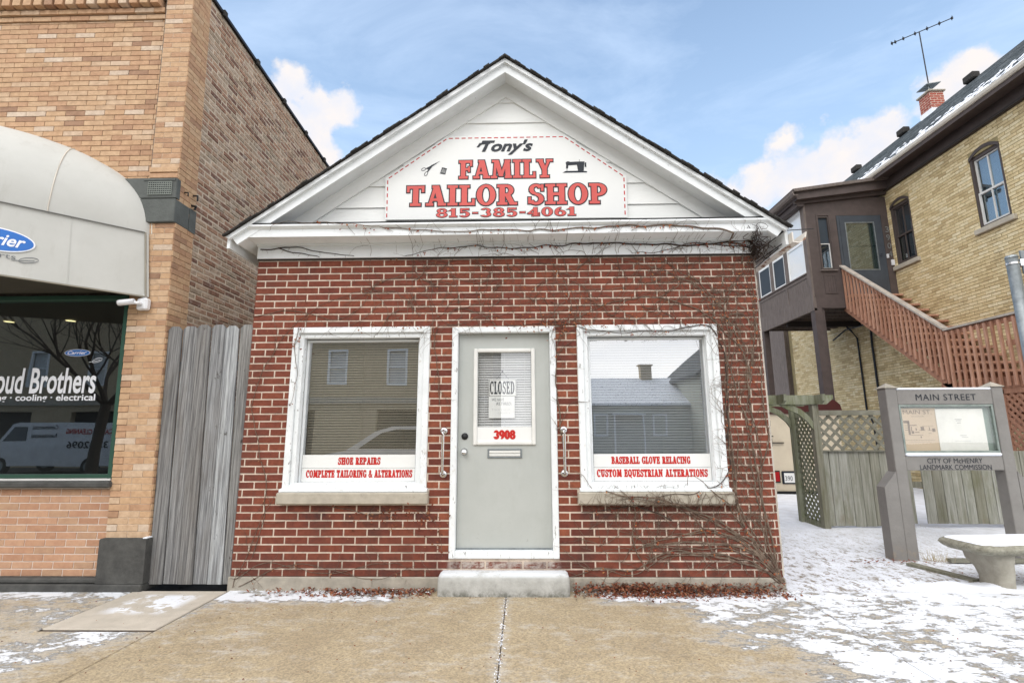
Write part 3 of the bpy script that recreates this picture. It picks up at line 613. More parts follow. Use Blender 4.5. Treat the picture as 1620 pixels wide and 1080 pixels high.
bkw = dict(place=lambda u, z: (u, 0, z), pitch=PT, course=CR, joint=.0135, material='brick_red', toner=tone_red, proud=.003, depth=.03, bev=.002, jit=.0009)
zsplit = CR*33
bricks(shop, -2.5, .0, 0, zsplit, holes=holes+[(0, 3, -1, 4)], anchor=-.5+.0058, nobj=150, **bkw)
bricks(shop, .0, 2.5, 0, zsplit, holes=holes, anchor=.51-.0058, nobj=150, **bkw)
bricks(shop, -2.5, 2.5, zsplit, 3.018, holes=[(DH[0], DH[1], 0, 2.306)]+[(w[0], w[1], 0, 2.316) for w in WH], anchor=-2.5+.09, nobj=0, zstart=zsplit, **bkw)
# side walls, joined brick work on the right flank
MB().box(2.2, 2.494, .2, 9, 0, 3.1).box(-2.494, -2.2, .2, 9, 0, 3.1).box(-2.2, 2.2, 8.8, 9, 0, 3.1).obj('side_wall', 'mortar_cream', shop)
bricks(shop, 0.0, 4.0, 0, 3.018, place=lambda u, z: (2.497, u, z), pitch=PT, course=CR, joint=.0115, material='brick_red', angle=R(90), toner=tone_red, anchor=.1)
MB().box(-2.52, 2.52, -.012, 9, -.2, -.003, bev=.008).obj('foundation', 'concrete', shop)
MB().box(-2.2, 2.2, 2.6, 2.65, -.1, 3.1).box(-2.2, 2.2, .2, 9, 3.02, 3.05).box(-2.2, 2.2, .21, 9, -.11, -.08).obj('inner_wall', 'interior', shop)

def Lr(x): return 5.088-.700*abs(x-.03)
def rake(mb, x0, x1, t0, t1, y0, y1, cut=0.):     # a raking band between Lr-t1 and Lr-t0, both slopes from centre to the eaves
    for s, xe in ((-1, x0), (1, x1)):
        c = .03
        mb.prism([(c, Lr(c)-t0), (c, Lr(c)-t1), (xe-s*cut, Lr(xe-s*cut)-t1), (xe, Lr(xe)-t0)][::s], 1, y0, y1)
    return mb
rake(MB(), -2.66, 2.70, .022, .12, -.22, 9.1, .05).obj('roof_deck', 'paint_white', shop)
rf = rake(MB(), -2.69, 2.73, .003, .02, -.285, 9.15, 0).obj('roof', 'shingle_dark', shop)
sh = MB()
for s, xe in ((-1, -2.7), (1, 2.74)):
    n = 26
    for k in range(n):
        a = .03+(xe-.03)*k/n; b = .03+(xe-.03)*(k+1)/n
        for q in range(2):
            aa = a+(b-a)*q*.5; bb = aa+(b-a)*.56; up = random.uniform(.0, .008); dn = random.uniform(.010, .02)
            pts = [(aa, Lr(aa)+up), (bb, Lr(bb)+up*.4), (bb, Lr(bb)-dn*.6), (aa, Lr(aa)-dn)]
            sh.prism(pts, 1, -.305-random.uniform(0, .03), -.285)
    for r_ in range(24):                         # courses up the slope
        x = .03+(xe-.03)*(r_+1)/24; xu = .03+(xe-.03)*r_/24
        for c in range(40):
            y0 = -.28+c*.235+(r_ % 2)*.1
            sh.hexa([(x, y0, Lr(x)-.002), (x, y0+.228, Lr(x)-.002), (xu, y0+.228, Lr(xu)-.002), (xu, y0, Lr(xu)-.002),
                     (x, y0, Lr(x)+.010), (x, y0+.228, Lr(x)+.010), (xu, y0+.228, Lr(xu)+.003), (xu, y0, Lr(xu)+.003)])
sh.obj('shingle', 'shingle_dark', rf, 'stuff')
rake(MB(), -2.66, 2.70, .022, .155, -.25, -.221, .07).obj('rake_board', 'paint_white', shop)
rake(MB(), -2.69, 2.73, .018, .062, -.285, -.2505, .03).obj('rake_moulding', 'paint_white', shop)
rake(MB(), -2.26, 2.30, .12, .285, -.038, -.001, .0).obj('rake_frieze', 'paint_siding', shop)
MB().box(-2.69, -2.662, -.25, 9.1, 3.06, 3.185).obj('eave_board', 'paint_white', shop)
MB().box(2.702, 2.73, -.25, 9.1, 3.03, 3.16).obj('eave_board', 'paint_white', shop)
MB().box(-2.52, 2.58, -.246, .0, 3.172, 3.248).obj('cornice', 'paint_white', shop)
MB().prism([(-.25, 3.248), (-.282, 3.27), (-.282, 3.288), (-.0, 3.296), (-.0, 3.248)], 0, -2.54, 2.58).obj('cornice_moulding', 'paint_white', shop)
MB().box(-2.50, 2.53, -.284, .0, 3.2965, 3.301).obj('flashing', 'dark_metal', shop)
MB().box(-2.5, 2.505, -.035, .0, 3.028, 3.172).obj('frieze_board', 'paint_white', shop)
MB().box(-2.5, 2.505, -.06, -.0355, 3.155, 3.1715).obj('bed_moulding', 'paint_white', shop)
MB().box(-2.5, 2.5, -.02, .01, 3.016, 3.0275).obj('frieze_painted_shadow', 'brown_dark', shop)  # solid dark strip, a shadow line put into colour below the frieze board
MB().prism([(-2.3, 3.28), (2.35, 3.28), (.03, 4.90)], 1, .0005, .1).obj('gable_wall', 'paint_siding', shop)
zl = [3.335, 3.57, 3.805, 4.04, 4.275, 4.51, 4.745, 4.98]; zl = [3.30]+zl[1:]
for a, b in zip(zl, zl[1:]):
    def ex(z): return max(.012, (5.088-.27-z)/.700)
    top = b+.01
    v = [(.03-ex(a), -.024, a), (.03+ex(a), -.024, a), (.03+ex(a), -.002, a), (.03-ex(a), -.002, a), (.03-ex(top), -.008, top), (.03+ex(top), -.008, top), (.03+ex(top), -.002, top), (.03-ex(top), -.002, top)]
    MB().hexa(v).obj('siding_board', 'paint_siding', shop)
# eave gutter on the right, rusting at its open end
gt = thing('gutter', 'rusty white gutter end under the right eave of the shop', 'gutter', (2.75, -.2, 3.05))
pr = [(2.735, 3.13), (2.735, 3.03), (2.80, 3.02), (2.86, 3.06), (2.875, 3.13), (2.862, 3.13), (2.85, 3.068), (2.80, 3.033), (2.747, 3.04), (2.747, 3.13)]
MB().prism(pr, 1, -.31, 8.9).obj('trough', 'gutter_rust', gt)
MB().bar((2.70, -.30, 3.15), (2.93, -.33, 3.15), .008, .006).bar((2.73, -.2, 3.08), (2.51, -.02, 2.93), .009, .009).bar((2.72, -.12, 3.06), (2.51, -.0, 2.88), .009, .009).obj('bracket', 'dark_metal', gt)
MB().box(2.505, 2.545, .06, .11, 0.0, 3.0).obj('downpipe', 'gutter_cream', gt)

# windows with blinds
def slats(x0, x1, z0, z1, y, n, parent, m, w=.022, tilt=62):
    mb = MB(); c, s = math.cos(R(tilt))*w/2, math.sin(R(tilt))*w/2
    for k in range(n):
        z = z0+(z1-z0)*(k+.5)/n; e = random.uniform(-.0007, .0007)
        mb.add([(x0, y-c, z-s+e), (x1, y-c, z-s-e), (x1, y+c, z+s), (x0, y+c, z+s)], [(0, 1, 2, 3)])
    for f in (.12, .5, .88): mb.box(x0+(x1-x0)*f, x0+(x1-x0)*f+.003, y-c-.004, y-c-.003, z0, z1)
    return mb.obj('blind_slats', m, parent, 'stuff')
for k, (x0, x1, z0, z1) in enumerate(WH):
    side = k
    w = link('window', frame_mb(x0, x1, z0, z1, .06, -.022, .06, bev=.006).mesh('window', 'paint_worn'), shop)
    frame_mb(x0+.06, x1-.06, z0+.03, z1-.06, .045, .004, .08, bev=.004).obj('inner_frame', 'paint_worn', w)
    gx0, gx1 = ((-1.956, -.85), (.857, 1.972))[k]
    frame_mb(gx0-.022, gx1+.022, .80, 2.205, .022, .088, .125, bev=.002).obj('glazing_bead', 'paint_white', w)
    pane_mb(gx0, gx1, .82, 2.185, .105).obj('pane', 'glass', w)
    slats(gx0+.01, gx1-.01, .83, 2.19, .145, 52, w, ('blind_tan', 'blind_dim')[k], w=.025, tilt=60)
    MB().box(gx0, gx1, .15, .18, 2.18, 2.21).obj('head_rail', 'blind', w)
    sx0, sx1, sz0, sz1 = sills[k]
    MB().box(sx0, sx1, -.075, .1, sz0+.004, sz1-.004, bev=.01).obj('window_sill', 'limestone', shop)
    # wooden sill nosing and a dusting of snow
    MB().prism([(-.05, z0+.0), (-.05, z0+.02), (.08, z0+.05), (.08, z0)], 0, x0-.012, x1+.012).obj('sill_nosing', 'paint_worn', w)
def window_sign(x0, x1, z0, z1, y, label, s, tx0, tx1, tz0, tz1):
    t = thing('window_sign', label, 'sign', (x0, y, z0), 'lettered strips in the shop windows')
    MB().box(x0, x1, y-.004, y, z0, z1, bev=.001).obj('panel', 'sign_white', t)
    sign_mb(s, tz1-tz0, tx1-tx0, tx0, tz0, y-.0055, o=0.002, gap=.12).obj('lettering', 'red_deep', t)
    return t
window_sign(-1.952, -.854, .953, 1.076, .10, 'white strip reading SHOE REPAIRS in the left shop window', 'SHOE REPAIRS', -1.60, -1.192, .985, 1.05)
window_sign(-1.952, -.854, .826, .950, .10, 'white strip reading COMPLETE TAILORING & ALTERATIONS in the left shop window', 'COMPLETE TAILORING & ALTERATIONS', -1.905, -.88, .865, .932)
window_sign(.861, 1.968, .953, 1.076, .10, 'white strip reading BASEBALL GLOVE RELACING in the right shop window', 'BASEBALL GLOVE RELACING', 1.03, 1.775, .985, 1.05)
window_sign(.861, 1.968, .826, .950, .10, 'white strip reading CUSTOM EQUESTRIAN ALTERATIONS in the right shop window', 'CUSTOM EQUESTRIAN ALTERATIONS', .888, 1.93, .865, .932)

# door
df = link('door_frame', frame_mb(DH[0], DH[1], DH[2]+.0, DH[3], .058, -.02, .08, bev=.006, tb=.068).mesh('door_frame', 'paint_worn'), shop)
MB().box(-.445, .455, .03, .09, .222, .236).obj('threshold', 'steel', df)
dr = link('door', MB().box(-.438, .450, .052, .095, .236, 1.17).box(-.438, -.25, .052, .095, 1.17, 2.243).box(.272, .450, .052, .095, 1.17, 2.243).box(-.25, .272, .052, .095, 2.06, 2.243).mesh('door', 'door_paint'), shop)
frame_mb(-.291, .309, 1.164, 2.097, .038, .030, .06, bev=.008).obj('lite_frame', 'lite_cream', dr)
MB().box(-.252, .270, .046, .058, 1.19, 1.335).obj('number_panel', 'sign_white', dr)
sign_mb('3908', .074, .20, -.09, 1.225, .0445, o=.006, gap=.1).obj('house_number', 'red_deep', dr)
pane_mb(-.252, .27, 1.335, 2.06, .062).obj('pane', 'glass_door', dr)
slats(-.25, .268, 1.335, 2.06, .10, 30, dr, 'blind', w=.022, tilt=60)
def disc(mb, x, y0, y1, z, r, n=20, tone=0): return mb.prism([(x+r*math.cos(2*math.pi*k/n), z+r*math.sin(2*math.pi*k/n)) for k in range(n)], 1, y0, y1, tone)
def lathe(mb, c, prof, n=18):               # profile (distance out of the wall, radius), axis along -Y
    v = [(c[0]+r*math.cos(2*math.pi*k/n), c[1]-d, c[2]+r*math.sin(2*math.pi*k/n)) for d, r in prof for k in range(n)]
    fs = [(i*n+k, i*n+(k+1) % n, (i+1)*n+(k+1) % n, (i+1)*n+k) for i in range(len(prof)-1) for k in range(n)]+[tuple((len(prof)-1)*n+k for k in range(n))]
    return mb.add(v, fs)
lathe(MB(), (-.374, .052, 1.103), [(0, .034), (.006, .034), (.01, .014), (.03, .013), (.036, .022), (.05, .028), (.062, .024), (.066, .0)]).obj('knob', 'chrome', dr, smooth=True)
lathe(MB(), (-.372, .052, 1.248), [(0, .032), (.008, .032), (.013, .026), (.015, .014), (.02, .0)]).obj('deadbolt', 'dark_metal', dr, smooth=True)
ms = link('mail_slot', frame_mb(-.152, .176, 1.043, 1.130, .015, .040, .0525, bev=.003).mesh('mail_slot', 'steel'), dr)
MB().box(-.136, .16, .043, .052, 1.060, 1.083, bev=.003).box(-.136, .16, .043, .052, 1.088, 1.114, bev=.003).obj('flap', 'lite_cream', ms)
for x, z0_, z1_ in ((-.565, .90, 1.30), (.572, .905, 1.306)):
    g = link('grab_bar', MB().tube([(x, 0, z1_), (x, -.035, z1_), (x, -.06, z1_-.012), (x, -.068, z1_-.04), (x, -.068, z0_+.04), (x, -.06, z0_+.012), (x, -.035, z0_), (x, 0, z0_)], .0125, 10).mesh('grab_bar', 'chrome', True), shop)
    for z in (z0_, z1_): lathe(MB(), (x, 0, z), [(0, .036), (.01, .034), (.016, .022), (.018, .012)]).obj('flange', 'chrome', g, smooth=True)
# notice in the door: a hanging shop card and a handwritten sheet
cs = thing('closed_sign', 'white CLOSED card hanging inside the door glass', 'sign', (-.15, .08, 1.63))
MB().box(-.148, .128, .078, .081, 1.628, 1.80, bev=.001).obj('card', 'paper', cs)
frame_mb(-.144, .124, 1.632, 1.796, .004, .0768, .0778).obj('border', 'ink', cs)
sign_mb('CLOSED', .125, .24, -.134, 1.652, .0770, gap=.12).obj('lettering', 'ink', cs)
MB().tube([(-.07, .08, 1.80), (-.012, .08, 1.873), (.05, .08, 1.80)], .0015, 5).obj('string', 'ink', cs)
lathe(MB(), (-.012, .082, 1.873), [(0, .009), (.006, .008), (.01, 0)]).obj('hook', 'dark_metal', cs)
ns = thing('paper_notice', 'handwritten paper notice below the CLOSED card', 'notice', (-.15, .08, 1.42))
MB().box(-.146, .108, .0800, .0815, 1.42, 1.635).obj('sheet', 'paper', ns)
tm = text_mb('WE HAVE', .028, .12, -.115, 1.585, .0795, bold=-.01, shear=.15); t2 = text_mb('RETIRED,', .028, .15, -.07, 1.545, .0795, bold=-.01, shear=.15)
tm.add(t2.v, t2.f); tm.obj('handwriting', 'grey_print', ns)
t3 = text_mb('Thank you all', .018, .18, -.115, 1.495, .0795, bold=-.02, shear=.2); t4 = text_mb('customers', .018, .12, -.06, 1.462, .0795, bold=-.02, shear=.2)
t3.add(t4.v, t4.f); t3.obj('faint_handwriting', mat('pencil', (.45, .47, .48), None, 3, .7), ns)
# step
st = MB(); n = 30; prof = []
v = [];
for i, (inset, z) in enumerate([(0, -.121), (.002, -.0), (.006, .022), (.016, .04), (.06, .056)]):
    r = .035; x0, x1, y0, y1 = -.575+inset*.5, .587-inset*.5, -.175+inset, -.0
    ring = [(x0, y1), (x0, y0+r), (x0+r*.3, y0+r*.3), (x0+r, y0), ]+[(x0+r+(x1-x0-2*r)*k/14, y0) for k in range(1, 14)]+[(x1-r, y0), (x1-r*.3, y0+r*.3), (x1, y0+r), (x1, y1)]
    m_ = len(ring)
    v += [(x, y+(.004*noise.noise(Vector((x*9, z*5, 1))) if i < 4 else 0), z+(.003*noise.noise(Vector((x*9, y*5, 4))) if i else 0)) for x, y in ring]
st.add(v, [(i*m_+k, i*m_+k+1, (i+1)*m_+k+1, (i+1)*m_+k) for i in range(4) for k in range(m_-1)]+[tuple(4*m_+k for k in range(m_))])
tag(st.obj('door_step', 'step_concrete', smooth=True), 'worn concrete step below the shop door with a skin of snow', 'step')

# gable sign
ts = thing('gable_sign', 'white six-sided tailor sign with red lettering on the gable', 'sign', (0, -.03, 3.42))
out = [(-1.205, 3.425), (1.262, 3.415), (1.268, 3.872), (.650, 4.342), (-.592, 4.345), (-1.220, 3.885)]
MB().prism(out, 1, -.046, -.026).obj('board', 'sign_white', ts)
ds = MB(); inner = [(-1.19, 3.435), (-1.195, 3.873), (-.583, 4.322), (.640, 4.320), (1.243, 3.862), (1.238, 3.43)]
for (x0, z0), (x1, z1) in zip(inner, inner[1:]):
    Ln = math.hypot(x1-x0, z1-z0); n = round(Ln/.069); dx, dz = (x1-x0)/Ln, (z1-z0)/Ln
    for k in range(n):
        a = (k+.2)*Ln/n; b = a+.043; w = .0055
        P = [(x0+dx*a-dz*w, z0+dz*a+dx*w), (x0+dx*a+dz*w, z0+dz*a-dx*w), (x0+dx*b+dz*w, z0+dz*b-dx*w), (x0+dx*b-dz*w, z0+dz*b+dx*w)]
        ds.add([(p[0], -.047, p[1]) for p in P], [(0, 1, 2, 3)])
ds.obj('stitch_border', 'red_deep', ts, 'stuff')
for s, h, x0, x1, z, o, gp in (('FAMILY', .205, -.455, .512, 3.861, .010, .06), ('TAILOR SHOP', .222, -.99, 1.06, 3.567, .011, .08), ('815-385-4061', .092, -.68, .74, 3.442, .006, .14)):
    sign_mb(s, h, x1-x0, x0, z, -.0475, o=o, gap=gp).obj('letter_outline', 'ink', ts)
    sign_mb(s, h, x1-x0, x0, z, -.0500, o=0, gap=gp).obj('lettering', 'red_print', ts)
tn = text_mb("Tony's", .118, .54, -.225, 4.168, -.048, bold=.035, shear=.36)
tn.add([(-.275, -.049, 4.215), (-.245, -.049, 4.262), (-.14, -.049, 4.272), (-.13, -.049, 4.252), (-.225, -.049, 4.244), (-.25, -.049, 4.213)], [(0, 1, 2, 3, 4, 5)])
tn.obj('script', 'ink', ts)
sc = MB()
def flat(mb, pts, y): mb.add([(x, y, z) for x, z in pts], [tuple(range(len(pts)))])
def ringf(mb, cx, cz, rx, rz, t, ang, y, n=20):
    v = []; 
    for k in range(n):
        a = 2*math.pi*k/n
        for q in (0, t):
            px, pz = (rx-q)*math.cos(a), (rz-q)*math.sin(a); c, s = math.cos(ang), math.sin(ang); v.append((cx+px*c-pz*s, y, cz+px*s+pz*c))
    mb.add(v, [(2*k, 2*((k+1) % n), 2*((k+1) % n)+1, 2*k+1) for k in range(n)])
ringf(sc, -.825, 3.975, .026, .017, .006, .4, -.048); ringf(sc, -.797, 3.925, .028, .017, .006, 1.1, -.0482)
flat(sc, [(-.80, 3.98), (-.795, 3.99), (-.655, 4.065), (-.74, 4.0), (-.77, 3.97)], -.0484)
flat(sc, [(-.79, 3.945), (-.78, 3.94), (-.73, 4.01), (-.655, 4.064), (-.745, 4.02), (-.77, 3.985)], -.0486)
flat(sc, [(-.655, 3.925), (-.60, 3.912), (-.597, 3.922), (-.652, 3.935)], -.048); flat(sc, [(-.637, 3.985), (-.583, 3.97), (-.58, 3.98), (-.634, 3.995)], -.048)
for k in range(4): flat(sc, [(-.645+k*.004, 3.937+k*.012), (-.60+k*.004, 3.926+k*.012), (-.598+k*.004, 3.932+k*.012), (-.643+k*.004, 3.943+k*.012)], -.048)
flat(sc, [(-.650, 3.935), (-.644, 3.934), (-.628, 3.984), (-.634, 3.985)], -.0483); flat(sc, [(-.602, 3.922), (-.596, 3.921), (-.584, 3.972), (-.590, 3.973)], -.0483)
sc.obj('scissors_and_spool', 'ink', ts)
sm = MB(); Z = -.048
flat(sm, [(.615, 3.912), (.868, 3.912), (.868, 3.925), (.815, 3.932), (.65, 3.932)], Z)
flat(sm, [(.775, 3.932), (.835, 3.932), (.838, 3.975), (.845, 4.035), (.765, 4.035), (.765, 4.0)], Z-.0002)
flat(sm, [(.655, 3.992), (.765, 3.998), (.765, 4.035), (.65, 4.03)], Z-.0001)
flat(sm, [(.652, 3.96), (.672, 3.96), (.678, 3.995), (.655, 3.995)], Z-.0003); flat(sm, [(.66, 3.935), (.664, 3.935), (.664, 3.96), (.66, 3.96)], Z-.0003)
flat(sm, [(.845, 3.975), (.862, 3.97), (.862, 4.025), (.845, 4.02)], Z-.0003); flat(sm, [(.79, 4.035), (.794, 4.035), (.794, 4.058), (.79, 4.058)], Z); flat(sm, [(.66, 4.03), (.69, 4.03), (.69, 4.038), (.66, 4.038)], Z-.0002)
sm.obj('sewing_machine', 'ink', ts)

# ------------------------------------------------------------------ the neighbour on the left
lb = thing('corner_shop', 'two-storey orange brick shop with a pale canopy, left of the tailor shop', 'building', (-4.5, 0, -.12))
XR = -3.30
okw = dict(course=.0612, joint=.0048, material='brick_orange', warp=lean, bev=.002, depth=.03)
def orange(u, z, w, row): return min(.98, max(.02, random.gauss(.52, .24)))
# wall cores
def mb_lean(): return MB()
MB().box(-9, -3.605, .042, .3, 2.67, 6.6).box(-3.61, -3.30, .003, .3, 3.44, 6.6).box(-3.70, -3.305, .003, .3, .2, 3.44).map(lean).obj('wall', 'mortar_dark', lb)
MB().box(-9, -3.70, .0315, .3, -.06, .79).map(lean).obj('lower_wall', 'mortar_pink', lb)
MB().prism([(.0, -.12), (10, -.12), (10, 6.05), (0, 6.45)], 0, -3.6, -3.305).map(lean).obj('flank_wall', 'mortar_light', lb)
bricks(lb, -7.0, -3.60, 3.32, 5.91, place=lambda u, z: (u, .04, z), pitch=.2205, anchor=-3.66, toner=orange, nobj=270, **okw)
bricks(lb, -3.60, XR, 3.93, 6.46, place=lambda u, z: (u, 0, z), pitch=.2, anchor=XR+.0024, toner=orange, nobj=30, zstart=3.93, **okw)
bricks(lb, -3.70, XR, .33, 3.44, place=lambda u, z: (u, 0, z), pitch=.2, anchor=XR, toner=orange, **okw)
# quoin return on the flank, then old common brick
ok2 = dict(okw); ok2['joint'] = .005
bricks(lb, 0, .30, .33, 6.42, place=lambda u, z: (XR+.003, u, z), pitch=.2, angle=R(90), anchor=.0, toner=lambda u, z, w, r: random.uniform(.05, .7), min_w=.05, **ok2)
ztop = lambda u: 6.45-.04*u
bricks(lb, .31, 9.0, 1.6, 6.46, place=lambda u, z: (XR-.004, u, z), pitch=.215, course=.0665, joint=.015, material='brick_common', warp=lean, angle=R(90), anchor=.31, bev=.006, jit=.004, prand=.004, depth=.03,
       toner=lambda u, z, w, r: random.random(), ztop=ztop)
MB().prism([(-.02, 6.45), (10, 6.055), (10, 6.09), (-.02, 6.49)], 0, -3.65, -3.27).map(lean).obj('coping', 'dark_metal', lb)
cl = MB()
for k in range(9): cl.box(-3.28, -3.25, .5+k*.8, .56+k*.8, 6.42-.04*(.5+k*.8), 6.5-.04*(.5+k*.8))
cl.map(lean).obj('coping_clips', 'shingle_dark', lb)
# corbelled cornice
for i, (z0, y) in enumerate(((5.915, .022), (5.98, -.003))):
    bricks(lb, -7.0, -3.62, z0, z0+.0615, place=lambda u, z, y=y: (u, y, z), pitch=.2205, anchor=-3.62+.1*i, toner=orange, zstart=z0, proud=.004, bev=.002, depth=.06, course=.0612, joint=.0048, material='brick_orange', warp=lean)
dm = [MB().box(-.045, .045, -.07, .05, 0, .24, tone=(k+.5)/8, bev=.003).mesh('brick', 'brick_orange') for k in range(8)]
for k in range(28):
    x, y, z = lean(-3.70-k*.122, 0, 6.045); link('brick', dm[random.randrange(8)], lb, loc=(x, y, z))
MB().box(-9, -3.60, -.01, .3, 6.15, 6.6).map(lean).obj('parapet', 'mortar_dark', lb)
# little corbel courses over the vent
for i, z in enumerate((3.945, 4.01)): MB().box(-3.605, XR-.002, -.014-.004*i, .02, z, z+.052, tone=.35+.2*i, bev=.002).map(lean).obj('corbel_course', 'brick_orange', lb)
# pale grey slab and vent box on the corner
MB().box(-3.76, XR+.012, -.035, .2, 3.44, 3.70, bev=.008).box(XR-.2, XR+.012, .2, .31, 3.44, 3.70).map(lean).obj('corner_slab', 'stone_grey', lb)
vb = link('vent_box', MB().box(-3.95, -3.285, -.035, .03, 3.705, 3.93, bev=.006).box(-3.64, -3.30, -.042, -.036, 3.90, 3.925).box(-3.95, -3.63, -.03, -.0351, 3.88, 3.93).map(lean).mesh('vent_box', 'stone_grey'), lb)
MB().box(-3.585, -3.335, -.0375, -.036, 3.745, 3.885).map(lean).obj('grille_shade_plate', 'ink', vb)  # black plate paints the shade inside the vent, no hole is cut
gb = MB()
for k in range(12): gb.box(-3.585+k*.0227-.004, -3.585+k*.0227+.004, -.042, -.038, 3.745, 3.885)
for k in range(7): gb.box(-3.588, -3.332, -.0435, -.0425, 3.745+k*.0233-.006, 3.745+k*.0233+.005)
gb.map(lean).obj('grille', mat('vent_paint', (.19, .21, .19), None, 5, .7), vb)
# plinth, base, sill
MB().prism([(-3.715, -.055), (-3.275, -.055), (-3.272, .325), (-3.285, .335), (-3.70, .335), (-3.712, .325)], 1, -.055, .25).map(lean).obj('plinth', 'curb_dark', lb)
MB().box(-3.31, -3.272, -.05, .02, .335, .345).map(lean).obj('snow_dusting', 'snow', lb)
MB().box(-9, -3.275, -.07, .2, -.13, -.058, bev=.01).box(-9, -3.71, -.045, .2, -.057, -.012, bev=.012).obj('base_course', 'curb_dark', lb)
bricks(lb, -6.6, -3.708, -.01, .78, place=lambda u, z: (u, .03, z), pitch=.196, anchor=-3.71, course=.0655, joint=.009, material='brick_pink', warp=lean, bev=.002, depth=.03, toner=lambda u, z, w, r: random.random(), zstart=-.01)
MB().box(-9, -3.685, -.05, .2, .785, .842, bev=.012).map(lean).obj('window_sill', 'curb_dark', lb)
sw_ = link('shop_window', MB().box(-3.742, -3.702, -.0, .09, .87, 2.665).box(-9, -3.742, -.0, .09, .872, .905).box(-9, -3.70, -.01, .09, 2.62, 2.67, bev=.006).map(lean).mesh('shop_window', 'green_frame'), lb)
MB().box(-9, -3.705, -.012, .06, .846, .868, bev=.003).map(lean).obj('bottom_rail', 'sash_white', sw_)
MB().box(-9, -3.742, .045, .051, .905, 2.62).map(lean).obj('pane', 'glass_shop', sw_)
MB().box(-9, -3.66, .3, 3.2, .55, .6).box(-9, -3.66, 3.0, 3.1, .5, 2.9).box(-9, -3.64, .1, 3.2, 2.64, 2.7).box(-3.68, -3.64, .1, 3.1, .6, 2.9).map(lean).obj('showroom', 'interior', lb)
for x, y in ((-6.03, .96), (-5.25, .94)):
    l_ = thing('ceiling_lamp', {-6.03: 'small lit ceiling lamp seen at the left edge of the shop glass', -5.25: 'small lit ceiling lamp above the blue window logo'}[x], 'lamp', (x, y, 2.635), 'ceiling lamps in the left shop')
    v = [(x+.05*math.cos(a*R(20)), y+.05*math.sin(a*R(20)), 2.625) for a in range(18)]; MB().add(v, [tuple(range(18))]).obj('lens', MATS.get('lamp_on') or MATS.setdefault('lamp_on', emis('lamp_on', (1, .8, .4), 1.6)), l_)
# window lettering
wl = thing('window_lettering', 'white shop name and trades lettered on the dark left shop window', 'sign', (-4.5, .043, 1.6))
def leanmb(mb): return mb.map(lean)
def lw(mb, name, m): return leanmb(mb).obj(name, m, wl)
def slab_serif(mb, pts, h=.018):
    for x, z, w in pts: mb.add([(x, .0424, z), (x+w, .0424, z), (x+w, .0424, z+h), (x, .0424, z+h)], [(0, 1, 2, 3)])
    return mb
dx = LEAN*1.8
t = text_mb('oud Brothers', .245, 1.02, -4.055+dx, 1.69, .0435, align='RIGHT', bold=.02, shear=.06); lw(t, 'shop_name', 'white_print')
t = text_mb('ing \u00b7 cooling \u00b7 electrical', .062, 1.02, -4.045+dx, 1.612, .0435, align='RIGHT', bold=.02); lw(t, 'trades', 'white_print')
def oval(mb, cx, cz, rx, rz, y, n=40): return mb.add([(cx+rx*math.cos(2*math.pi*k/n), y, cz+rz*math.sin(2*math.pi*k/n)) for k in range(n)], [tuple(range(n))])
def logo(parent, cx, cz, rx, rz, y, place):
    place(oval(MB(), cx, cz, rx, rz, y)).obj('oval_rim', 'white_print', parent)
    place(oval(MB(), cx, cz, rx*.955, rz*.90, y-.0008)).obj('oval_field', 'blue_print', parent)
    place(text_mb('Carrier', rz*.95, rx*1.5, cx, cz-rz*.42, y-.001, align='CENTER', bold=.02, shear=.35)).obj('oval_word', 'white_print', parent)
def leaf_mark(mb, x, z, k, y):
    o = []
    for i in range(13): a = math.pi*i/12; o.append((x+k*(1-math.cos(a))/2*1.0, z+k*.22*math.sin(a)+k*.25*(1-math.cos(a))/2))
    lo_ = [(x+k*(1-math.cos(math.pi*i/12))/2, z-k*.16*math.sin(math.pi*i/12)+k*.25*(1-math.cos(math.pi*i/12))/2) for i in range(13)]
    for arr in (o, lo_):
        for (a, b), (c, d) in zip(arr, arr[1:]): mb.add([(a, y, b-k*.025), (c, y, d-k*.025), (c, y, d+k*.025), (a, y, b+k*.025)], [(0, 1, 2, 3)])
    mb.add([(x-k*.35, y, z-k*.06), (x-k*.35, y, z-k*.02), (x+k*.8, y, z+k*.2), (x+k*.8, y, z+k*.15)], [(0, 1, 2, 3)]); return mb
logo(wl, -4.287+.075, 2.087, .132, .036, .0435, leanmb)
leanmb(leaf_mark(MB(), -4.125+.075, 1.995, .10, .0435)).obj('leaf_mark', 'white_print', wl)

# canopy: slanted front panel with a domed top that dies into the wall
aw = thing('canopy', 'pale domed shop canopy with a blue oval logo', 'awning', (-4.5, -.5, 2.6))
A0 = Vector((-3.60, -.04)); B0 = Vector((-4.329, -.773)); dirv = (B0-A0); C0 = A0+dirv*1.9
def vpt(u, z): p = A0+(C0-A0)*u; return Vector((p.x-(z-2.64)*.13, p.y*(1-(z-2.64)*.09), z))
def wpt(u):           # where the dome meets the wall
    t = min(1, u*1.02); ang = math.acos(max(-1, 1-t*1.0)); X = -3.655-2.35*t; Zz = 3.32+1.17*math.sin(min(math.pi/2, ang))**1.0
    return Vector((X, .03, Zz))
nu, nv = 28, 12
dome = MB(); V = []
for i in range(nu+1):
    u = (i/nu)**1.5; p = vpt(u, 3.32); w = wpt(u)
    for j in range(nv+1):
        a = math.pi/2*j/nv; k = 1-math.cos(a); V.append((p.x+(w.x-p.x)*k, p.y+(w.y-p.y)*k, 3.32+(w.z-3.32)*math.sin(a)))
dome.add(V, [(i*(nv+1)+j, (i+1)*(nv+1)+j, (i+1)*(nv+1)+j+1, i*(nv+1)+j+1) for i in range(nu) for j in range(nv)])
dome.obj('dome', 'awning', aw, smooth=True)
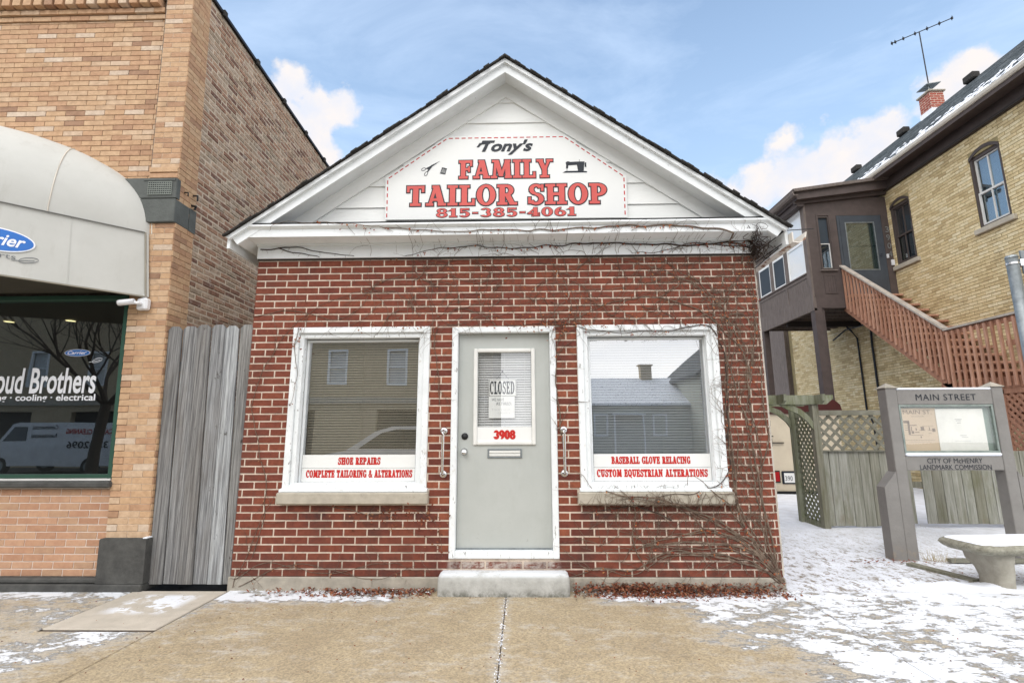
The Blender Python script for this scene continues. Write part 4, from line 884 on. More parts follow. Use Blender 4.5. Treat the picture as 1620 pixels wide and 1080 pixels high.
i0 = 15; MB().tube([Vector(V[i0*(nv+1)+j])+Vector((0, -.003, .002)) for j in range(nv+1)], .006, 5).obj('seam', 'gutter_cream', aw)
MB().tube([Vector(V[i*(nv+1)+nv])+Vector((.006, -.03, 0)) for i in range(nu+1)], .008, 5).obj('rim', 'gutter_cream', aw)
fr = MB(); n = 12; NU, NZ = 24, 4; pv = []
for off in (0, .02):
    for i in range(NU+1):
        for j in range(NZ+1): p = vpt(i/NU, 2.64+.68*j/NZ); pv.append((p.x+off, p.y+off, p.z))
q = (NU+1)*(NZ+1); pf_ = []
for i in range(NU):
    for j in range(NZ):
        f = (i*(NZ+1)+j, (i+1)*(NZ+1)+j, (i+1)*(NZ+1)+j+1, i*(NZ+1)+j+1); pf_ += [f, tuple(k+q for k in f[::-1])]
for i in range(NU): pf_ += [(i*(NZ+1), (i+1)*(NZ+1), (i+1)*(NZ+1)+q, i*(NZ+1)+q)]
fr.add(pv, pf_)
fr.obj('front_panel', 'awning', aw)
MB().tube([vpt(i/n, 3.32)+Vector((.006, -.012, 0)) for i in range(n+1)], .007, 5).obj('panel_seam', mat('seam_grey', (.16, .16, .15), None, 3, .7), aw)
MB().tube([vpt(i/n, 2.64)+Vector((0, -.004, 0)) for i in range(n+1)], .010, 5).obj('bottom_trim', mat('trim_beige', (.3, .28, .23), None, 3, .6), aw)
MB().tube([vpt(0, 2.64)+Vector((.004, -.006, 0)), vpt(0, 3.32)+Vector((.004, -.006, 0))], .009, 5).obj('end_trim', mat('trim_beige2', (.3, .28, .23), None, 3, .6), aw)
for u in (.30,): MB().tube([vpt(u, 2.645)+Vector((-.002, -.004, 0)), vpt(u, 3.315)+Vector((-.002, -.004, 0))], .003, 4).obj('panel_joint', 'awning', aw)
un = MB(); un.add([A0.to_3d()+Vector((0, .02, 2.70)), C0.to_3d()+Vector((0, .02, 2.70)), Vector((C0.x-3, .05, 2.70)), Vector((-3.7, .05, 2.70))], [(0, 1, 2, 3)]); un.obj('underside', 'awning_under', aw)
def on_panel(mb):     # lettering drawn in XZ is laid on the slanted panel: x measured along the panel from its right end
    d = (C0-A0).normalized(); nrm = Vector((-d.y, d.x, 0)); 
    if nrm.y > 0: nrm = -nrm
    def f(x, y, z):
        q = vpt(-x/(C0-A0).length, z); return q+nrm*(.008-y)
    return mb.map(f)
logo(aw, -1.09, 2.965, .26, .112, 0., on_panel)
on_panel(text_mb('experts', .05, .30, -.95, 2.80, 0, align='RIGHT', bold=-.005)).obj('tagline', 'grey_print', aw)
on_panel(leaf_mark(MB(), -.93, 2.795, .13, 0)).obj('leaf_mark', 'grey_print', aw)

cam_ = thing('security_camera', 'white bullet security camera under the canopy corner', 'camera', (-3.6, -.05, 2.55))
MB().box(-3.665, -3.555, -.07, -.004, 2.50, 2.62, bev=.014).obj('junction_box', 'white_plastic', cam_)
MB().tube([(-3.61, -.07, 2.56), (-3.615, -.10, 2.56), (-3.66, -.11, 2.56)], .016, 10).obj('bracket', 'white_plastic', cam_)
MB().tube([(-3.65, -.11, 2.575), (-3.655, -.11, 2.574), (-3.765, -.155, 2.548), (-3.775, -.158, 2.546)], [.022, .028, .030, .026], 14).obj('housing', 'white_plastic', cam_, smooth=True)
MB().tube([(-3.77, -.157, 2.547), (-3.785, -.162, 2.545)], [.02, .018], 12).obj('lens', 'ink', cam_)
MB().box(-3.62, -3.60, -.05, -.01, 2.62, 2.66).obj('conduit', 'white_plastic', cam_)
# three rusted hooks on the flank
hk = tag(MB().tube([(-3.43, .1, 3.83), (-3.39, .1, 3.83), (-3.385, .1, 3.79)], .008, 5).tube([(-3.43, .24, 3.86), (-3.38, .24, 3.86), (-3.375, .24, 3.80)], .01, 5).tube([(-3.43, .23, 3.74), (-3.38, .23, 3.73), (-3.39, .23, 3.69)], .014, 5).obj('wire_anchors', 'dark_metal'), 'black iron wire anchors on the brick corner above the grey slab', 'anchor')

# board gate between the two shops
bg = thing('board_gate', 'tall weathered grey board gate between the two shops', 'gate', (-2.9, .03, -.08))
nb = 6
for i in range(nb):
    xb0, xb1 = -3.285+i*.139, -3.285+(i+1)*.139-(.009, .010, .007, .011, .008, .003)[i]; xt0, xt1 = -3.372+i*.1455, -3.372+(i+1)*.1455-(.012, .005, .010, .006, .012, .004)[i]; zt = 2.35+(-.004, .0, .012, .014, -.002, .012)[i]
    y = .03+(.010 if i % 2 else 0)
    P = [(xb0, -.08), (xb1, -.08), (xt1, zt-.035), (xt1-.035, zt), (xt0+.035, zt), (xt0, zt-.035)]
    MB().prism(P, 1, y, y+.019, tone=(.12, .3, .15, .45, .8, .62)[i]).obj('board', 'fence_grey', bg)
MB().box(-3.33, -2.51, .056, .09, .3, .39).obj('rail', 'fence_grey', bg); MB().box(-3.36, -2.51, .056, .09, 1.9, 1.99).obj('rail', 'fence_grey', bg)

# ------------------------------------------------------------------ the yellow brick house on the right
mat('x', (1, 1, 1)) if 0 else None; M['curtain_pale'] = mat('curtain_pale', (.55, .6, .62), None, 3, .8)
hs = thing('yellow_house', 'pale yellow brick house with brown trim and a grey shingle roof', 'house', (11.5, 6, -.12))
XH = 9.45
hw = [(-7.23, -6.60, 5.28, 6.80), (-4.95, -4.28, 5.28, 6.80)]          # in u = -y
slab = MB()
def hwall(mb, x0, x1):
    tmp = slab_holes(MB(), -12.6, .5, -.12, 7.5, hw, 0, .3); mb.add([(x0+(y*(x1-x0)/.3), -x, z) for x, y, z in tmp.v], tmp.f); return mb
hwall(slab, XH+.004, XH+.3).box(XH+.01, 14.5, 12.3, 12.6, -.12, 7.5).box(XH+.01, 14.5, -.5, -.2, -.12, 7.5).obj('wall', 'mortar_yellow', hs)
arch = []
def arch_top(y0, y1, z): return [(y0+(y1-y0)*k/10, z+.13*(1-(2*k/10-1)**2)) for k in range(11)]
bricks(hs, -12.4, .2, -.1, 7.26, place=lambda u, z: (XH, -u, z), pitch=.212, course=.0675, joint=.009, material='brick_yellow', angle=R(-90), holes=[(a, b, c, d+.09) for a, b, c, d in hw], nobj=300, anchor=0, bev=.003, depth=.03, prand=.003)
for u0, u1, z0, z1 in hw:
    y0, y1 = -u1, -u0
    w = link('window', MB().box(XH+.01, XH+.1, y0, y0+.05, z0, z1).box(XH+.01, XH+.1, y1-.05, y1, z0, z1).box(XH+.012, XH+.1, y0+.05, y1-.05, z0, z0+.05).mesh('window', 'window_brown'), hs)
    top = arch_top(y0, y1, z1); MB().prism([(y, z) for y, z in top]+[(y, z-.07) for y, z in top[::-1]], 0, XH-.012, XH+.1).prism([(y0, z1-.07)]+[(y, z-.0701) for y, z in top]+[(y1, z1-.07)], 0, XH+.03, XH+.09).obj('arch_trim', 'window_brown', w)
    zm = z0+(z1-z0)*.47
    sa = MB()
    for a, b, xx in ((z0+.05, zm+.02, XH+.03), (zm-.02, z1-.06, XH+.06)):
        sa.box(xx, xx+.03, y0+.05, y0+.085, a, b).box(xx, xx+.03, y1-.085, y1-.05, a, b).box(xx+.001, xx+.03, y0+.085, y1-.085, a, a+.04).box(xx+.001, xx+.03, y0+.085, y1-.085, b-.04, b).box(xx+.002, xx+.025, (y0+y1)/2-.012, (y0+y1)/2+.012, a+.04, b-.04)
    sa.obj('sash', 'sash_white' if u0 > -5 else 'window_brown', w)
    MB().box(XH+.075, XH+.08, y0+.05, y1-.05, z0+.05, zm).box(XH+.0801, XH+.085, y0+.05, y1-.05, zm, z1).obj('pane', 'glass_house', w)
    MB().box(XH+.2, XH+.21, y0, y1, z0, z1).obj('curtain', 'curtain_pale' if u0 > -5 else 'screen_dark', w)
    MB().box(XH-.07, XH+.05, y0-.09, y1+.09, z0-.11, z0-.003, bev=.01).obj('window_sill', 'limestone', hs)
MB().box(9.3, 14, 12.61, 22, -.3, 6.6).obj('rear_wing', 'brown_weathered', hs)
MB().box(XH-.05, XH+.02, -.4, 12.6, 7.265, 7.56).box(XH-.40, XH-.05, -.5, 12.7, 7.545, 7.57).obj('frieze_board', 'brown_trim', hs)
MB().box(XH-.08, XH-.05, -.4, 12.6, 7.265, 7.31).obj('frieze_moulding', 'brown_dark', hs)
RX, RZ, EX, EZ = 11.75, 10.10, 9.03, 7.615
def hroof(t0, t1, mb, x0=EX):
    sl = (RZ-EZ)/(RX-EX)
    for s in (1,): mb.prism([(x0, EZ+(x0-EX)*sl+t0), (RX, RZ+t0), (RX+(RX-x0), EZ+(x0-EX)*sl+t0), (RX+(RX-x0), EZ+(x0-EX)*sl+t1), (RX, RZ+t1), (x0, EZ+(x0-EX)*sl+t1)], 1, -.8, 12.5)
    return mb
rf2 = hroof(-.14, -.02, MB()).obj('roof', 'brown_trim', hs)
sh2 = MB(); sl = (RZ-EZ)/(RX-EX); rows = 24
for r_ in range(rows):
    xa = EX-.02+(RX-EX+.02)*r_/rows; xb = EX-.02+(RX-EX+.02)*(r_+1)/rows+.01; za = EZ+(xa-EX)*sl; zb = EZ+(xb-EX)*sl
    for c in range(44):
        y0 = -.8+c*.305+(r_ % 2)*.15-.1; y1 = y0+.295; e = random.uniform(0, .008)
        sh2.hexa([(xa, y0, za-.018), (xa, y1, za-.018), (xb, y1, zb-.02), (xb, y0, zb-.02), (xa, y0, za+.012+e), (xa, y1, za+.012+e), (xb, y1, zb), (xb, y0, zb)], random.uniform(.02, .98))
sh2.obj('shingle', 'shingle_grey', rf2, 'stuff')
MB().hexa([(RX, -.8, RZ-.02), (RX, 12.5, RZ-.02), (2*RX-EX, 12.5, EZ-.02), (2*RX-EX, -.8, EZ-.02), (RX, -.8, RZ), (RX, 12.5, RZ), (2*RX-EX, 12.5, EZ), (2*RX-EX, -.8, EZ)]).obj('far_slope', 'shingle_dark', rf2)
# snow left lying on the lower courses
sn = MB()
for k in range(900):
    y = random.uniform(-.5, 12.2); u = random.random()**1.9*.95; x = EX+.05+u*1.0; L_ = random.uniform(.08, .5)*(1-.6*u); w_ = random.uniform(.02, .07)
    sn.add([(x, y, EZ+(x-EX)*sl+.016), (x+w_, y+.03, EZ+(x+w_-EX)*sl+.016), (x+w_*.8, y+L_, EZ+(x+w_*.8-EX)*sl+.016), (x-.01, y+L_*.8, EZ+(x-.01-EX)*sl+.016), (x+w_*.4, y+L_*.5, EZ+(x+w_*.4-EX)*sl+.035)], [(0, 1, 4), (1, 2, 4), (2, 3, 4), (3, 0, 4)])
sn.obj('snow', 'snow', rf2, 'stuff')
MB().prism([(9.10, 7.56), (9.0, 7.56), (8.975, 7.59), (8.965, 7.645), (8.985, 7.645), (8.995, 7.60), (9.01, 7.58), (9.10, 7.58)], 1, -.7, 12.5).box(9.0, 9.06, -.7, 12.5, 7.5801, 7.61).obj('gutter', 'gutter_cream', hs)
for y in (11.1, 8.95, 6.62, 4.3):
    MB().box(RX-.24, RX-.03, y, y+.32, RZ-.12, RZ+.075, bev=.03).obj('roof_vent', 'shingle_dark', rf2)
ch = link('chimney', MB().box(11.55, 11.93, 7.95, 8.33, 9.3, 10.56).mesh('chimney', 'mortar_cream'), hs)
chb = lambda pl, ang: bricks(ch, 0, .38, 9.9, 10.55, place=pl, pitch=.187, course=.07, joint=.012, material='brick_chimney', angle=ang, depth=.01)
chb(lambda u, z: (11.55, 8.33-u, z), R(-90)); chb(lambda u, z: (11.55+u, 7.95, z), 0)
MB().box(11.53, 11.95, 7.93, 8.35, 9.3, 10.06).obj('flashing', 'snow', ch)
MB().box(11.50, 11.98, 7.90, 8.38, 10.56, 10.62, bev=.02).obj('cap', 'limestone', ch)
MB().box(11.60, 11.86, 8.02, 8.28, 10.62, 10.68).box(11.63, 11.65, 8.04, 8.06, 10.68, 10.84).box(11.80, 11.82, 8.22, 8.24, 10.68, 10.84).hexa([(11.52, 7.95, 10.80), (11.92, 7.95, 10.86), (11.92, 8.33, 10.86), (11.52, 8.33, 10.80), (11.52, 7.95, 10.82), (11.92, 7.95, 10.88), (11.92, 8.33, 10.88), (11.52, 8.33, 10.82)]).obj('flue_hood', 'steel', ch)
an = thing('tv_antenna', 'long thin television antenna on a mast above the chimney', 'antenna', (11.9, 8.2, 10.6))
m0, m1 = Vector((11.79, 8.2, 10.7)), Vector((12.20, 8.68, 13.10))
MB().tube([m0, m0.lerp(m1, .5), m1], .016, 6).obj('mast', 'dark_metal', an)
e0, e1 = Vector((11.709, 9.127, 13.1)), Vector((12.765, 8.187, 13.1)); e0 = e0+(e0-m1)*.0
MB().tube([e0, e1], .014, 5).obj('boom', 'dark_metal', an)
dv = (e1-e0).normalized(); pv = Vector((dv.y, -dv.x, 0)); los = Vector((.86, .95, .86)).normalized()
for f in (0, .06, .2, .4, .6, .8, 1):
    p = e0.lerp(e1, f); q = Vector((.86, .95, .5)).normalized()*.3
    MB().tube([p-q, p+q], .008, 4).box(p.x-.02, p.x+.02, p.y-.02, p.y+.02, p.z-.035, p.z+.035).obj('element', 'dark_metal', an)

# ---- enclosed porch on posts against the house
pc = thing('enclosed_porch', 'brown enclosed wooden porch on tall posts against the yellow house', 'porch', (8.4, 8.8, -.12))
PX, PY, PE = 7.36, 7.33, 10.15
MB().box(PX, PX+.18, PY, PY+.18, -.12, 4.26).box(PX+.15, PX+.26, PY+.04, PY+.18, -.12, 4.26).obj('post', 'brown_trim', pc)
MB().box(PX, PX+.16, PE-.16, PE, -.12, 4.26).obj('post', 'brown_trim', pc)
MB().box(PX-.01, PX+.06, PY, PE, 4.20, 4.56).obj('floor_beam', 'brown_weathered', pc)
MB().box(PX+.06, XH, PY, PY+.06, 4.26, 4.54).obj('floor_beam', 'brown_trim', pc)
MB().box(PX+.06, XH, PY+.06, PE, 4.44, 4.54).obj('floor', 'brown_dark', pc)
for k in range(8): MB().box(PX+.06, XH, PY+.35+k*.36, PY+.39+k*.36, 4.26, 4.44).obj('joist', 'brown_weathered', pc)
MB().box(PX+.10, XH, PY+1.5, PY+1.56, 4.1, 4.25).obj('cross_beam', 'brown_dark', pc)
# left side: panels of vertical boards below three windows
MB().box(PX+.03, PX+.06, PY+.10, PE, 4.54, 6.9).obj('side_wall', 'brown_dark', pc)
for k in range(34):
    y = PY+.15+k*.08
    if y+.08 > PE-.1: break
    MB().box(PX+.014, PX+.029, y, y+.074, 4.60, 5.10).obj('panel_board', 'brown_weathered', pc)
MB().box(PX, PX+.03, PY+.14, PE, 4.545, 4.62).box(PX, PX+.03, PY+.14, PE, 5.08, 5.17).box(PX-.03, PX+.03, PY+.14, PE, 5.171, 5.205).box(PX, PX+.03, 8.47, 8.55, 4.62, 5.08).box(PX, PX+.03, PE-.12, PE, 4.62, 5.08).obj('panel_rail', 'brown_weathered', pc)
for y in (PY-.005, 8.32, 9.13, 9.98): MB().box(PX-.012, PX+.04, y, y+.16, 4.55 if y < 8 else 5.2, 6.95).obj('corner_post', 'brown_weathered', pc)
for k, (y0, y1) in enumerate(((7.50, 8.31), (8.49, 9.12), (9.30, 9.97))):
    w = link('window', MB().box(PX-.0, PX+.035, y0, y0+.035, 5.21, 6.9).box(PX, PX+.035, y1-.035, y1, 5.21, 6.9).box(PX+.001, PX+.035, y0+.035, y1-.035, 5.21, 5.25).box(PX+.001, PX+.035, y0+.035, y1-.035, 6.0, 6.04).box(PX+.001, PX+.035, y0+.035, y1-.035, 6.83, 6.9).mesh('window', 'vinyl'), pc)
    MB().box(PX+.018, PX+.022, y0+.035, y1-.035, 6.04, 6.83).obj('pane', 'glass_case', w)
    MB().box(PX+.012, PX+.016, y0+.035, y1-.035, 5.25, 6.0).obj('pane' if k == 0 else 'insect_screen', 'glass_case' if k == 0 else 'screen_dark', w)
    if k == 0: MB().box(PX+.024, PX+.028, y0+.035, y1-.035, 5.25, 6.83).obj('pale_backing', 'vinyl', w)  # white board added for the pale sky reflection in this pane
    else: MB().box(PX+.024, PX+.028, y0+.035, y1-.035, 6.04, 6.83).obj('pale_backing', 'vinyl', w)
# front: narrow window, grey storm door, house number
fw = MB(); y = PY
fw.box(PX+.02, PX+.27, y, y+.06, 4.54, 7.15).box(PX+.27, XH, y+.0, y+.06, 6.66, 7.15).box(PX+.27, PX+.62, y+.0005, y+.06, 4.54, 5.22).box(PX+.62, PX+.79, y-.0, y+.06, 4.54, 6.66).box(9.27, XH, y, y+.06, 4.54, 6.66)
fw.obj('front_wall', 'brown_trim', pc)
frame_mb(PX+.29, PX+.63, 5.17, 6.70, .035, y-.018, y-.0005).obj('trim', 'brown_trim', pc)
frame_mb(PX+.31, PX+.61, 4.62, 5.1, .03, y-.016, y-.0005).obj('trim', 'brown_trim', pc)
for k in range(4): MB().box(PX+.345+k*.06, PX+.398+k*.06, y-.008, y-.0005, 4.65, 5.07).obj('panel_board', 'brown_trim', pc)
MB().box(PX+.25, PX+.66, y-.05, y, 5.195, 5.225).obj('window_sill', 'brown_weathered', pc)
w = link('window', frame_mb(PX+.27, PX+.62, 5.225, 6.66, .05, y+.0, y+.05).box(PX+.33, PX+.565, y+.02, y+.04, 5.27, 5.29).mesh('window', 'window_brown'), pc)
frame_mb(PX+.32, PX+.57, 5.275, 5.93, .022, y+.022, y+.035).obj('sash', 'sash_white', w)
MB().box(PX+.32, PX+.57, y+.03, y+.033, 5.28, 5.92).obj('pane', 'glass_house', w)
MB().box(PX+.32, PX+.57, y+.045, y+.048, 5.28, 6.62).obj('curtain', 'screen_dark', w)
sd_ = link('storm_door', frame_mb(8.16, 9.26, 4.56, 6.655, .055, y-.004, y+.05).mesh('storm_door', 'door_blue'), pc)
frame_mb(8.22, 9.20, 4.60, 6.60, .13, y-.01, y+.03, tb=.62).obj('door_leaf', 'door_blue', sd_)
frame_mb(8.345, 9.075, 5.21, 6.475, .025, y-.016, y-.0105).obj('glazing_frame', 'steel', sd_)
MB().box(8.37, 9.05, y+.0, y+.004, 5.235, 6.45).box(8.37, 9.05, y-.012, y+.0, 5.83, 5.845).obj('pane', 'glass_house', sd_)
MB().box(8.36, 9.06, y+.03, y+.035, 5.22, 6.46).obj('inner_blind', mat('tan_blind', (.28, .26, .18), (.24, .22, .15), 4, .8), sd_)
MB().tube([(9.14, y-.01, 5.62), (9.14, y-.05, 5.62), (9.10, y-.05, 5.56)], .012, 6).obj('handle', 'ink', sd_)
for k, c in enumerate('3904'): text_mb(c, .15, .09, 9.335, 6.20-k*.215, y-.004, bold=.0).obj('house_number', 'steel', pc)
MB().box(9.28, 9.32, y-.03, y, 5.52, 5.62).box(9.37, 9.44, y-.03, y, 5.33, 5.47).obj('door_bell', 'white_plastic', pc)
# shed roof with deep fascia
P = [(7.12, 7.02), (XH+.0, 7.30), (XH, 7.52), (7.08, 7.20)]
MB().prism(P, 1, PY-.20, PE+.2).obj('roof', 'brown_trim', pc)
MB().prism([(7.04, 7.20), (XH-.02, 7.521), (XH-.02, 7.60), (7.0, 7.27)], 1, PY-.28, PE+.2).obj('roof_edge', 'brown_weathered', pc)
MB().prism([(7.12, 6.95), (XH, 7.2), (XH, 7.299), (7.12, 7.019)], 1, PY-.07, PY-.01).box(7.18, 7.36, PY-.06, PE, 6.90, 7.02).obj('fascia', 'brown_trim', pc)
MB().prism([(7.10, 7.08), (7.0, 7.08), (6.97, 7.13), (6.965, 7.20), (6.98, 7.20), (6.99, 7.14), (7.02, 7.10), (7.10, 7.10)], 1, PY-.3, PE+.2).obj('gutter', 'brown_weathered', pc)
# cables and a lamp below the porch
tag(MB().tube([(9.42, 8.4, 4.2), (9.40, 8.4, 4.0), (9.41, 8.45, 3.6), (9.42, 8.45, -.1)], .03, 6).tube([(9.42, 9.4, 4.2), (9.40, 9.2, 4.05), (9.41, 9.0, 3.8), (9.42, 9.0, 1.8), (9.38, 8.75, 1.5), (9.4, 8.7, -.1)], .025, 6).tube([(9.3, 9.9, 3.9), (9.38, 9.4, 4.12), (9.4, 8.5, 4.1)], .02, 6).obj('cables', 'ink'), 'black cables running down the yellow wall under the porch', 'cable')

# ---- red-brown stair with balustrade
stair = thing('wooden_stair', 'red-brown wooden stair with slatted railing down from the porch door', 'stair', (8.8, 4.5, -.12))
XS = 8.15
T0, T1 = Vector((XS, 7.34, 5.33)), Vector((XS, 4.62, 3.17)); sr = (T1.z-T0.z)/(T1.y-T0.y)
B0z = 4.20; 
MB().bar(T0+Vector((0, .06, .05)), T1+Vector((0, -.0, .0)), .13, .035).obj('handrail', 'rail_cap', stair)
MB().bar(T0+Vector((-.0, 0, -.09)), T1+Vector((0, 0, -.09)), .035, .09).obj('top_rail', 'stair_red', stair)
MB().bar((XS+.02, 7.38, 4.30), (XS+.02, 4.7, 2.16), .04, .22).obj('stringer', 'stair_red', stair)
MB().bar((XS+1.2, 7.38, 4.30), (XS+1.2, 1.6, -.3), .04, .22).bar((XS+.25, 4.7, 2.16), (XS+.25, 1.6, -.32), .04, .2).obj('stringer', 'stair_red', stair)
for k in range(23):
    y = 7.28-k*.118; zt = T0.z+sr*(y-T0.y)-.06; zb = zt-1.02
    MB().box(XS-.04, XS-.002, y-.018, y+.018, zb, zt, tone=random.uniform(.05, .95)).obj('baluster', 'stair_red', stair)
MB().box(XS-.06, XS+.07, 1.2, 4.62, 3.13, 3.165).obj('handrail', 'rail_cap', stair)
MB().box(XS-.015, XS+.02, 1.2, 4.62, 3.03, 3.128).box(XS-.0, XS+.035, 1.2, 4.9, 1.97, 2.16).obj('top_rail', 'stair_red', stair)
for k in range(26):
    y = 4.56-k*.13
    MB().box(XS-.055, XS-.016, y-.019, y+.019, 2.0, 3.10, tone=random.uniform(.05, .95)).obj('baluster', 'stair_red', stair)
for y in (4.66, 2.98): MB().box(XS-.0, XS+.1, y, y+.1, -.12, 3.12).obj('newel_post', 'stair_red', stair)
for k in range(26):
    z = 4.56-k*.182; y = 7.30-(4.56-z)/.79
    MB().box(XS+.05, XH-.02, y-.13, y+.15, z-.04, z, tone=random.uniform(.3, .9)).obj('tread', 'stair_red', stair)
    MB().box(XS+.05, XH-.02, y+.12, y+.14, z-.16, z-.041, tone=.05).obj('riser', 'stair_red', stair)
MB().bar((XS+1.18, 4.7, 2.9), (XS+1.18, 2.2, 2.9), .06, .1).obj('back_rail', 'stair_red', stair)
# lattice skirt under it
lt = link('lattice_skirt', MB().box(XS+.0, XS+.03, 3.68, 3.74, .3, 1.95).box(XS, XS+.03, 1.0, 3.74, 1.88, 1.96).box(XS, XS+.03, 1.0, 3.74, .28, .36).mesh('lattice_skirt', 'stair_red'), stair)
def lattice(parent, place, w, h, step, sw_, th, m):
    def clip(s):              # diagonals at 45 degrees inside w x h
        n = int((w+h)/step)+1
        for k in range(1, n):
            c = k*step
            if s > 0: p0 = (max(0, c-h), min(h, c)); p1 = (min(w, c), max(0, c-w))
            else: p0 = (max(0, c-h), h-min(h, c)); p1 = (min(w, c), h-max(0, c-w))
            if math.hypot(p1[0]-p0[0], p1[1]-p0[1]) < .04: continue
            a, b = Vector(place(p0[0], p0[1], 0 if s > 0 else th)), Vector(place(p1[0], p1[1], 0 if s > 0 else th))
            nrm = Vector(place(0, 0, 1))-Vector(place(0, 0, 0))
            MB().bar(a, b, th*.9, sw_, up=(b-a).cross(nrm)).obj('lattice_slat', m, parent)
    clip(1); clip(-1)
lattice(lt, lambda u, v, d: (XS+.012+d, 3.68-u, .36+v), 2.0, 1.52, .125, .045, .008, 'stair_red')
MB().box(XS+.3, XS+.34, .9, 3.6, -.1, 1.85).obj('dark_backing', 'brown_dark', stair)

# ------------------------------------------------------------------ parked box truck
tk = thing('box_truck', 'cream box truck with a maroon roof edge parked behind the arbor', 'truck', (5.9, 8, -.12))
TY = 6.5
MB().prism([(4.7, .02), (7.12, .02), (7.12, 1.78), (7.05, 1.86), (4.77, 1.86), (4.7, 1.78)], 1, TY, TY+5).obj('body', 'truck_cream', tk)
MB().prism([(4.66, 1.66), (7.16, 1.66), (7.19, 1.72), (7.16, 1.86), (7.05, 1.96), (4.8, 1.98), (4.66, 1.9)], 1, TY-.05, TY+5.02).obj('roof_band', 'truck_maroon', tk)
MB().box(6.25, 6.27, TY-.012, TY, .05, 1.66).box(6.285, 6.31, TY-.01, TY, .05, 1.66).obj('door_seam', 'gutter_cream', tk)
MB().box(4.7, 7.1, TY-.06, TY+.2, -.10, .02).obj('bumper', 'rubber', tk)
for x in (4.95, 6.55):
    MB().tube([(x, TY+.9, .2), (x+.3, TY+.9, .2)], .38, 20).obj('wheel', 'rubber', tk)
MB().box(5.44, 5.72, TY-.035, TY-.001, .20, .45, bev=.01).obj('lamp_surround', 'rubber', tk)
MB().box(5.46, 5.575, TY-.05, TY-.036, .225, .425, bev=.01).box(5.585, 5.70, TY-.05, TY-.036, .225, .425, bev=.01).obj('tail_light', 'tail_red', tk)
MB().box(5.76, 6.10, TY-.03, TY-.001, .17, .44, bev=.01).obj('plate_holder', 'ink', tk)
MB().box(5.80, 6.06, TY-.036, TY-.031, .20, .40).obj('licence_plate', 'sign_white', tk)
text_mb('390', .10, .16, 5.815, .24, TY-.038, bold=.01).obj('plate_number', 'grey_print', tk)
MB().box(5.46, 5.86, TY-.05, TY-.02, 1.03, 1.05).box(5.58, 5.61, TY-.05, TY-.02, .96, 1.13).box(5.55, 5.66, TY-.01, TY-.001, 1.17, 1.19).obj('door_latch', 'rubber', tk)
MB().box(6.62, 6.70, TY-.01, TY-.001, .92, 1.08).obj('warning_label', 'orange', tk)
rv = MB()
for x in (5.42, 6.2, 6.95):
    for k in range(18): rv.box(x, x+.014, TY-.006, TY, .1+k*.085, .114+k*.085)
rv.obj('rivets', 'steel', tk, 'stuff')
# floodlight and blue notice on the wall behind the fence
fl = thing('flood_lamp', 'small round flood lamp just above the truck roof beside the porch post', 'lamp', (7.1, 7.3, 1.8))
MB().tube([(6.75, 6.9, 2.02), (6.73, 6.7, 1.98)], [.05, .085], 12).obj('head', 'ink', fl); MB().tube([(6.728, 6.69, 1.977), (6.726, 6.68, 1.975)], .075, 12).obj('lens', 'white_plastic', fl); MB().tube([(7.36, 7.35, 2.05), (6.9, 7.0, 2.05), (6.75, 6.9, 2.03)], .02, 5).obj('arm', 'ink', fl)
nt_ = thing('wall_notice', 'small black-framed blue and white notice on the yellow wall above the fence', 'sign', (9.4, 6.9, 1.7))
MB().box(9.42, 9.446, 7.55, 7.92, 1.72, 1.98).obj('frame', 'ink', nt_); MB().box(9.415, 9.419, 7.58, 7.89, 1.84, 1.96).box(9.415, 9.419, 7.58, 7.89, 1.75, 1.81).obj('print', mat('notice_print', (.35, .4, .55), None, 3, .6), nt_)

# ------------------------------------------------------------------ arbor and fence
ab = thing('garden_arbor', 'mossy wooden arbor with lattice side between shop and fence', 'arbor', (3.8, 2.6, -.12))
AX = 4.30
for (x, y, w_, m) in ((AX, 2.46, .09, 'lattice_wood'), (AX-.02, 3.0, .09, 'arbor_wood'), (3.05, 2.46, .09, 'arbor_wood'), (3.05, 3.0, .09, 'arbor_wood')):
    MB().box(x, x+w_, y, y+w_, -.14, 1.66, bev=.004).obj('post', 'arbor_wood' if y > 2.9 else 'fence_green', ab)
for x in (AX, 3.07):
    MB().box(x+.02, x+.06, 2.55, 3.0, -.05, .03).obj('rail', 'arbor_wood', ab); MB().box(x+.02, x+.06, 2.55, 3.0, 1.48, 1.56).obj('rail', 'arbor_wood', ab)
    lattice(ab, lambda u, v, d, x=x: (x+.03+d, 2.55+u, .03+v), .45, 1.45, .1, .035, .008, 'arbor_wood')
for y in (2.44, 3.04): MB().prism([(2.7, 1.66), (4.5, 1.66), (4.60, 1.74), (4.60, 1.79), (2.62, 1.79), (2.62, 1.74)], 1, y, y+.04).obj('beam', 'arbor_wood', ab)
for x in (2.8, 3.3, 3.8, 4.33): MB().prism([(2.25, 1.79), (3.5, 1.79), (3.5, 1.87), (2.2, 1.87), (2.16, 1.84), (2.2, 1.80)][::-1] if False else [(2.30, 1.66), (3.22, 1.66), (3.22, 1.79), (2.22, 1.79), (2.24, 1.70)], 0, x, x+.035).obj('cross_piece', 'arbor_wood', ab)
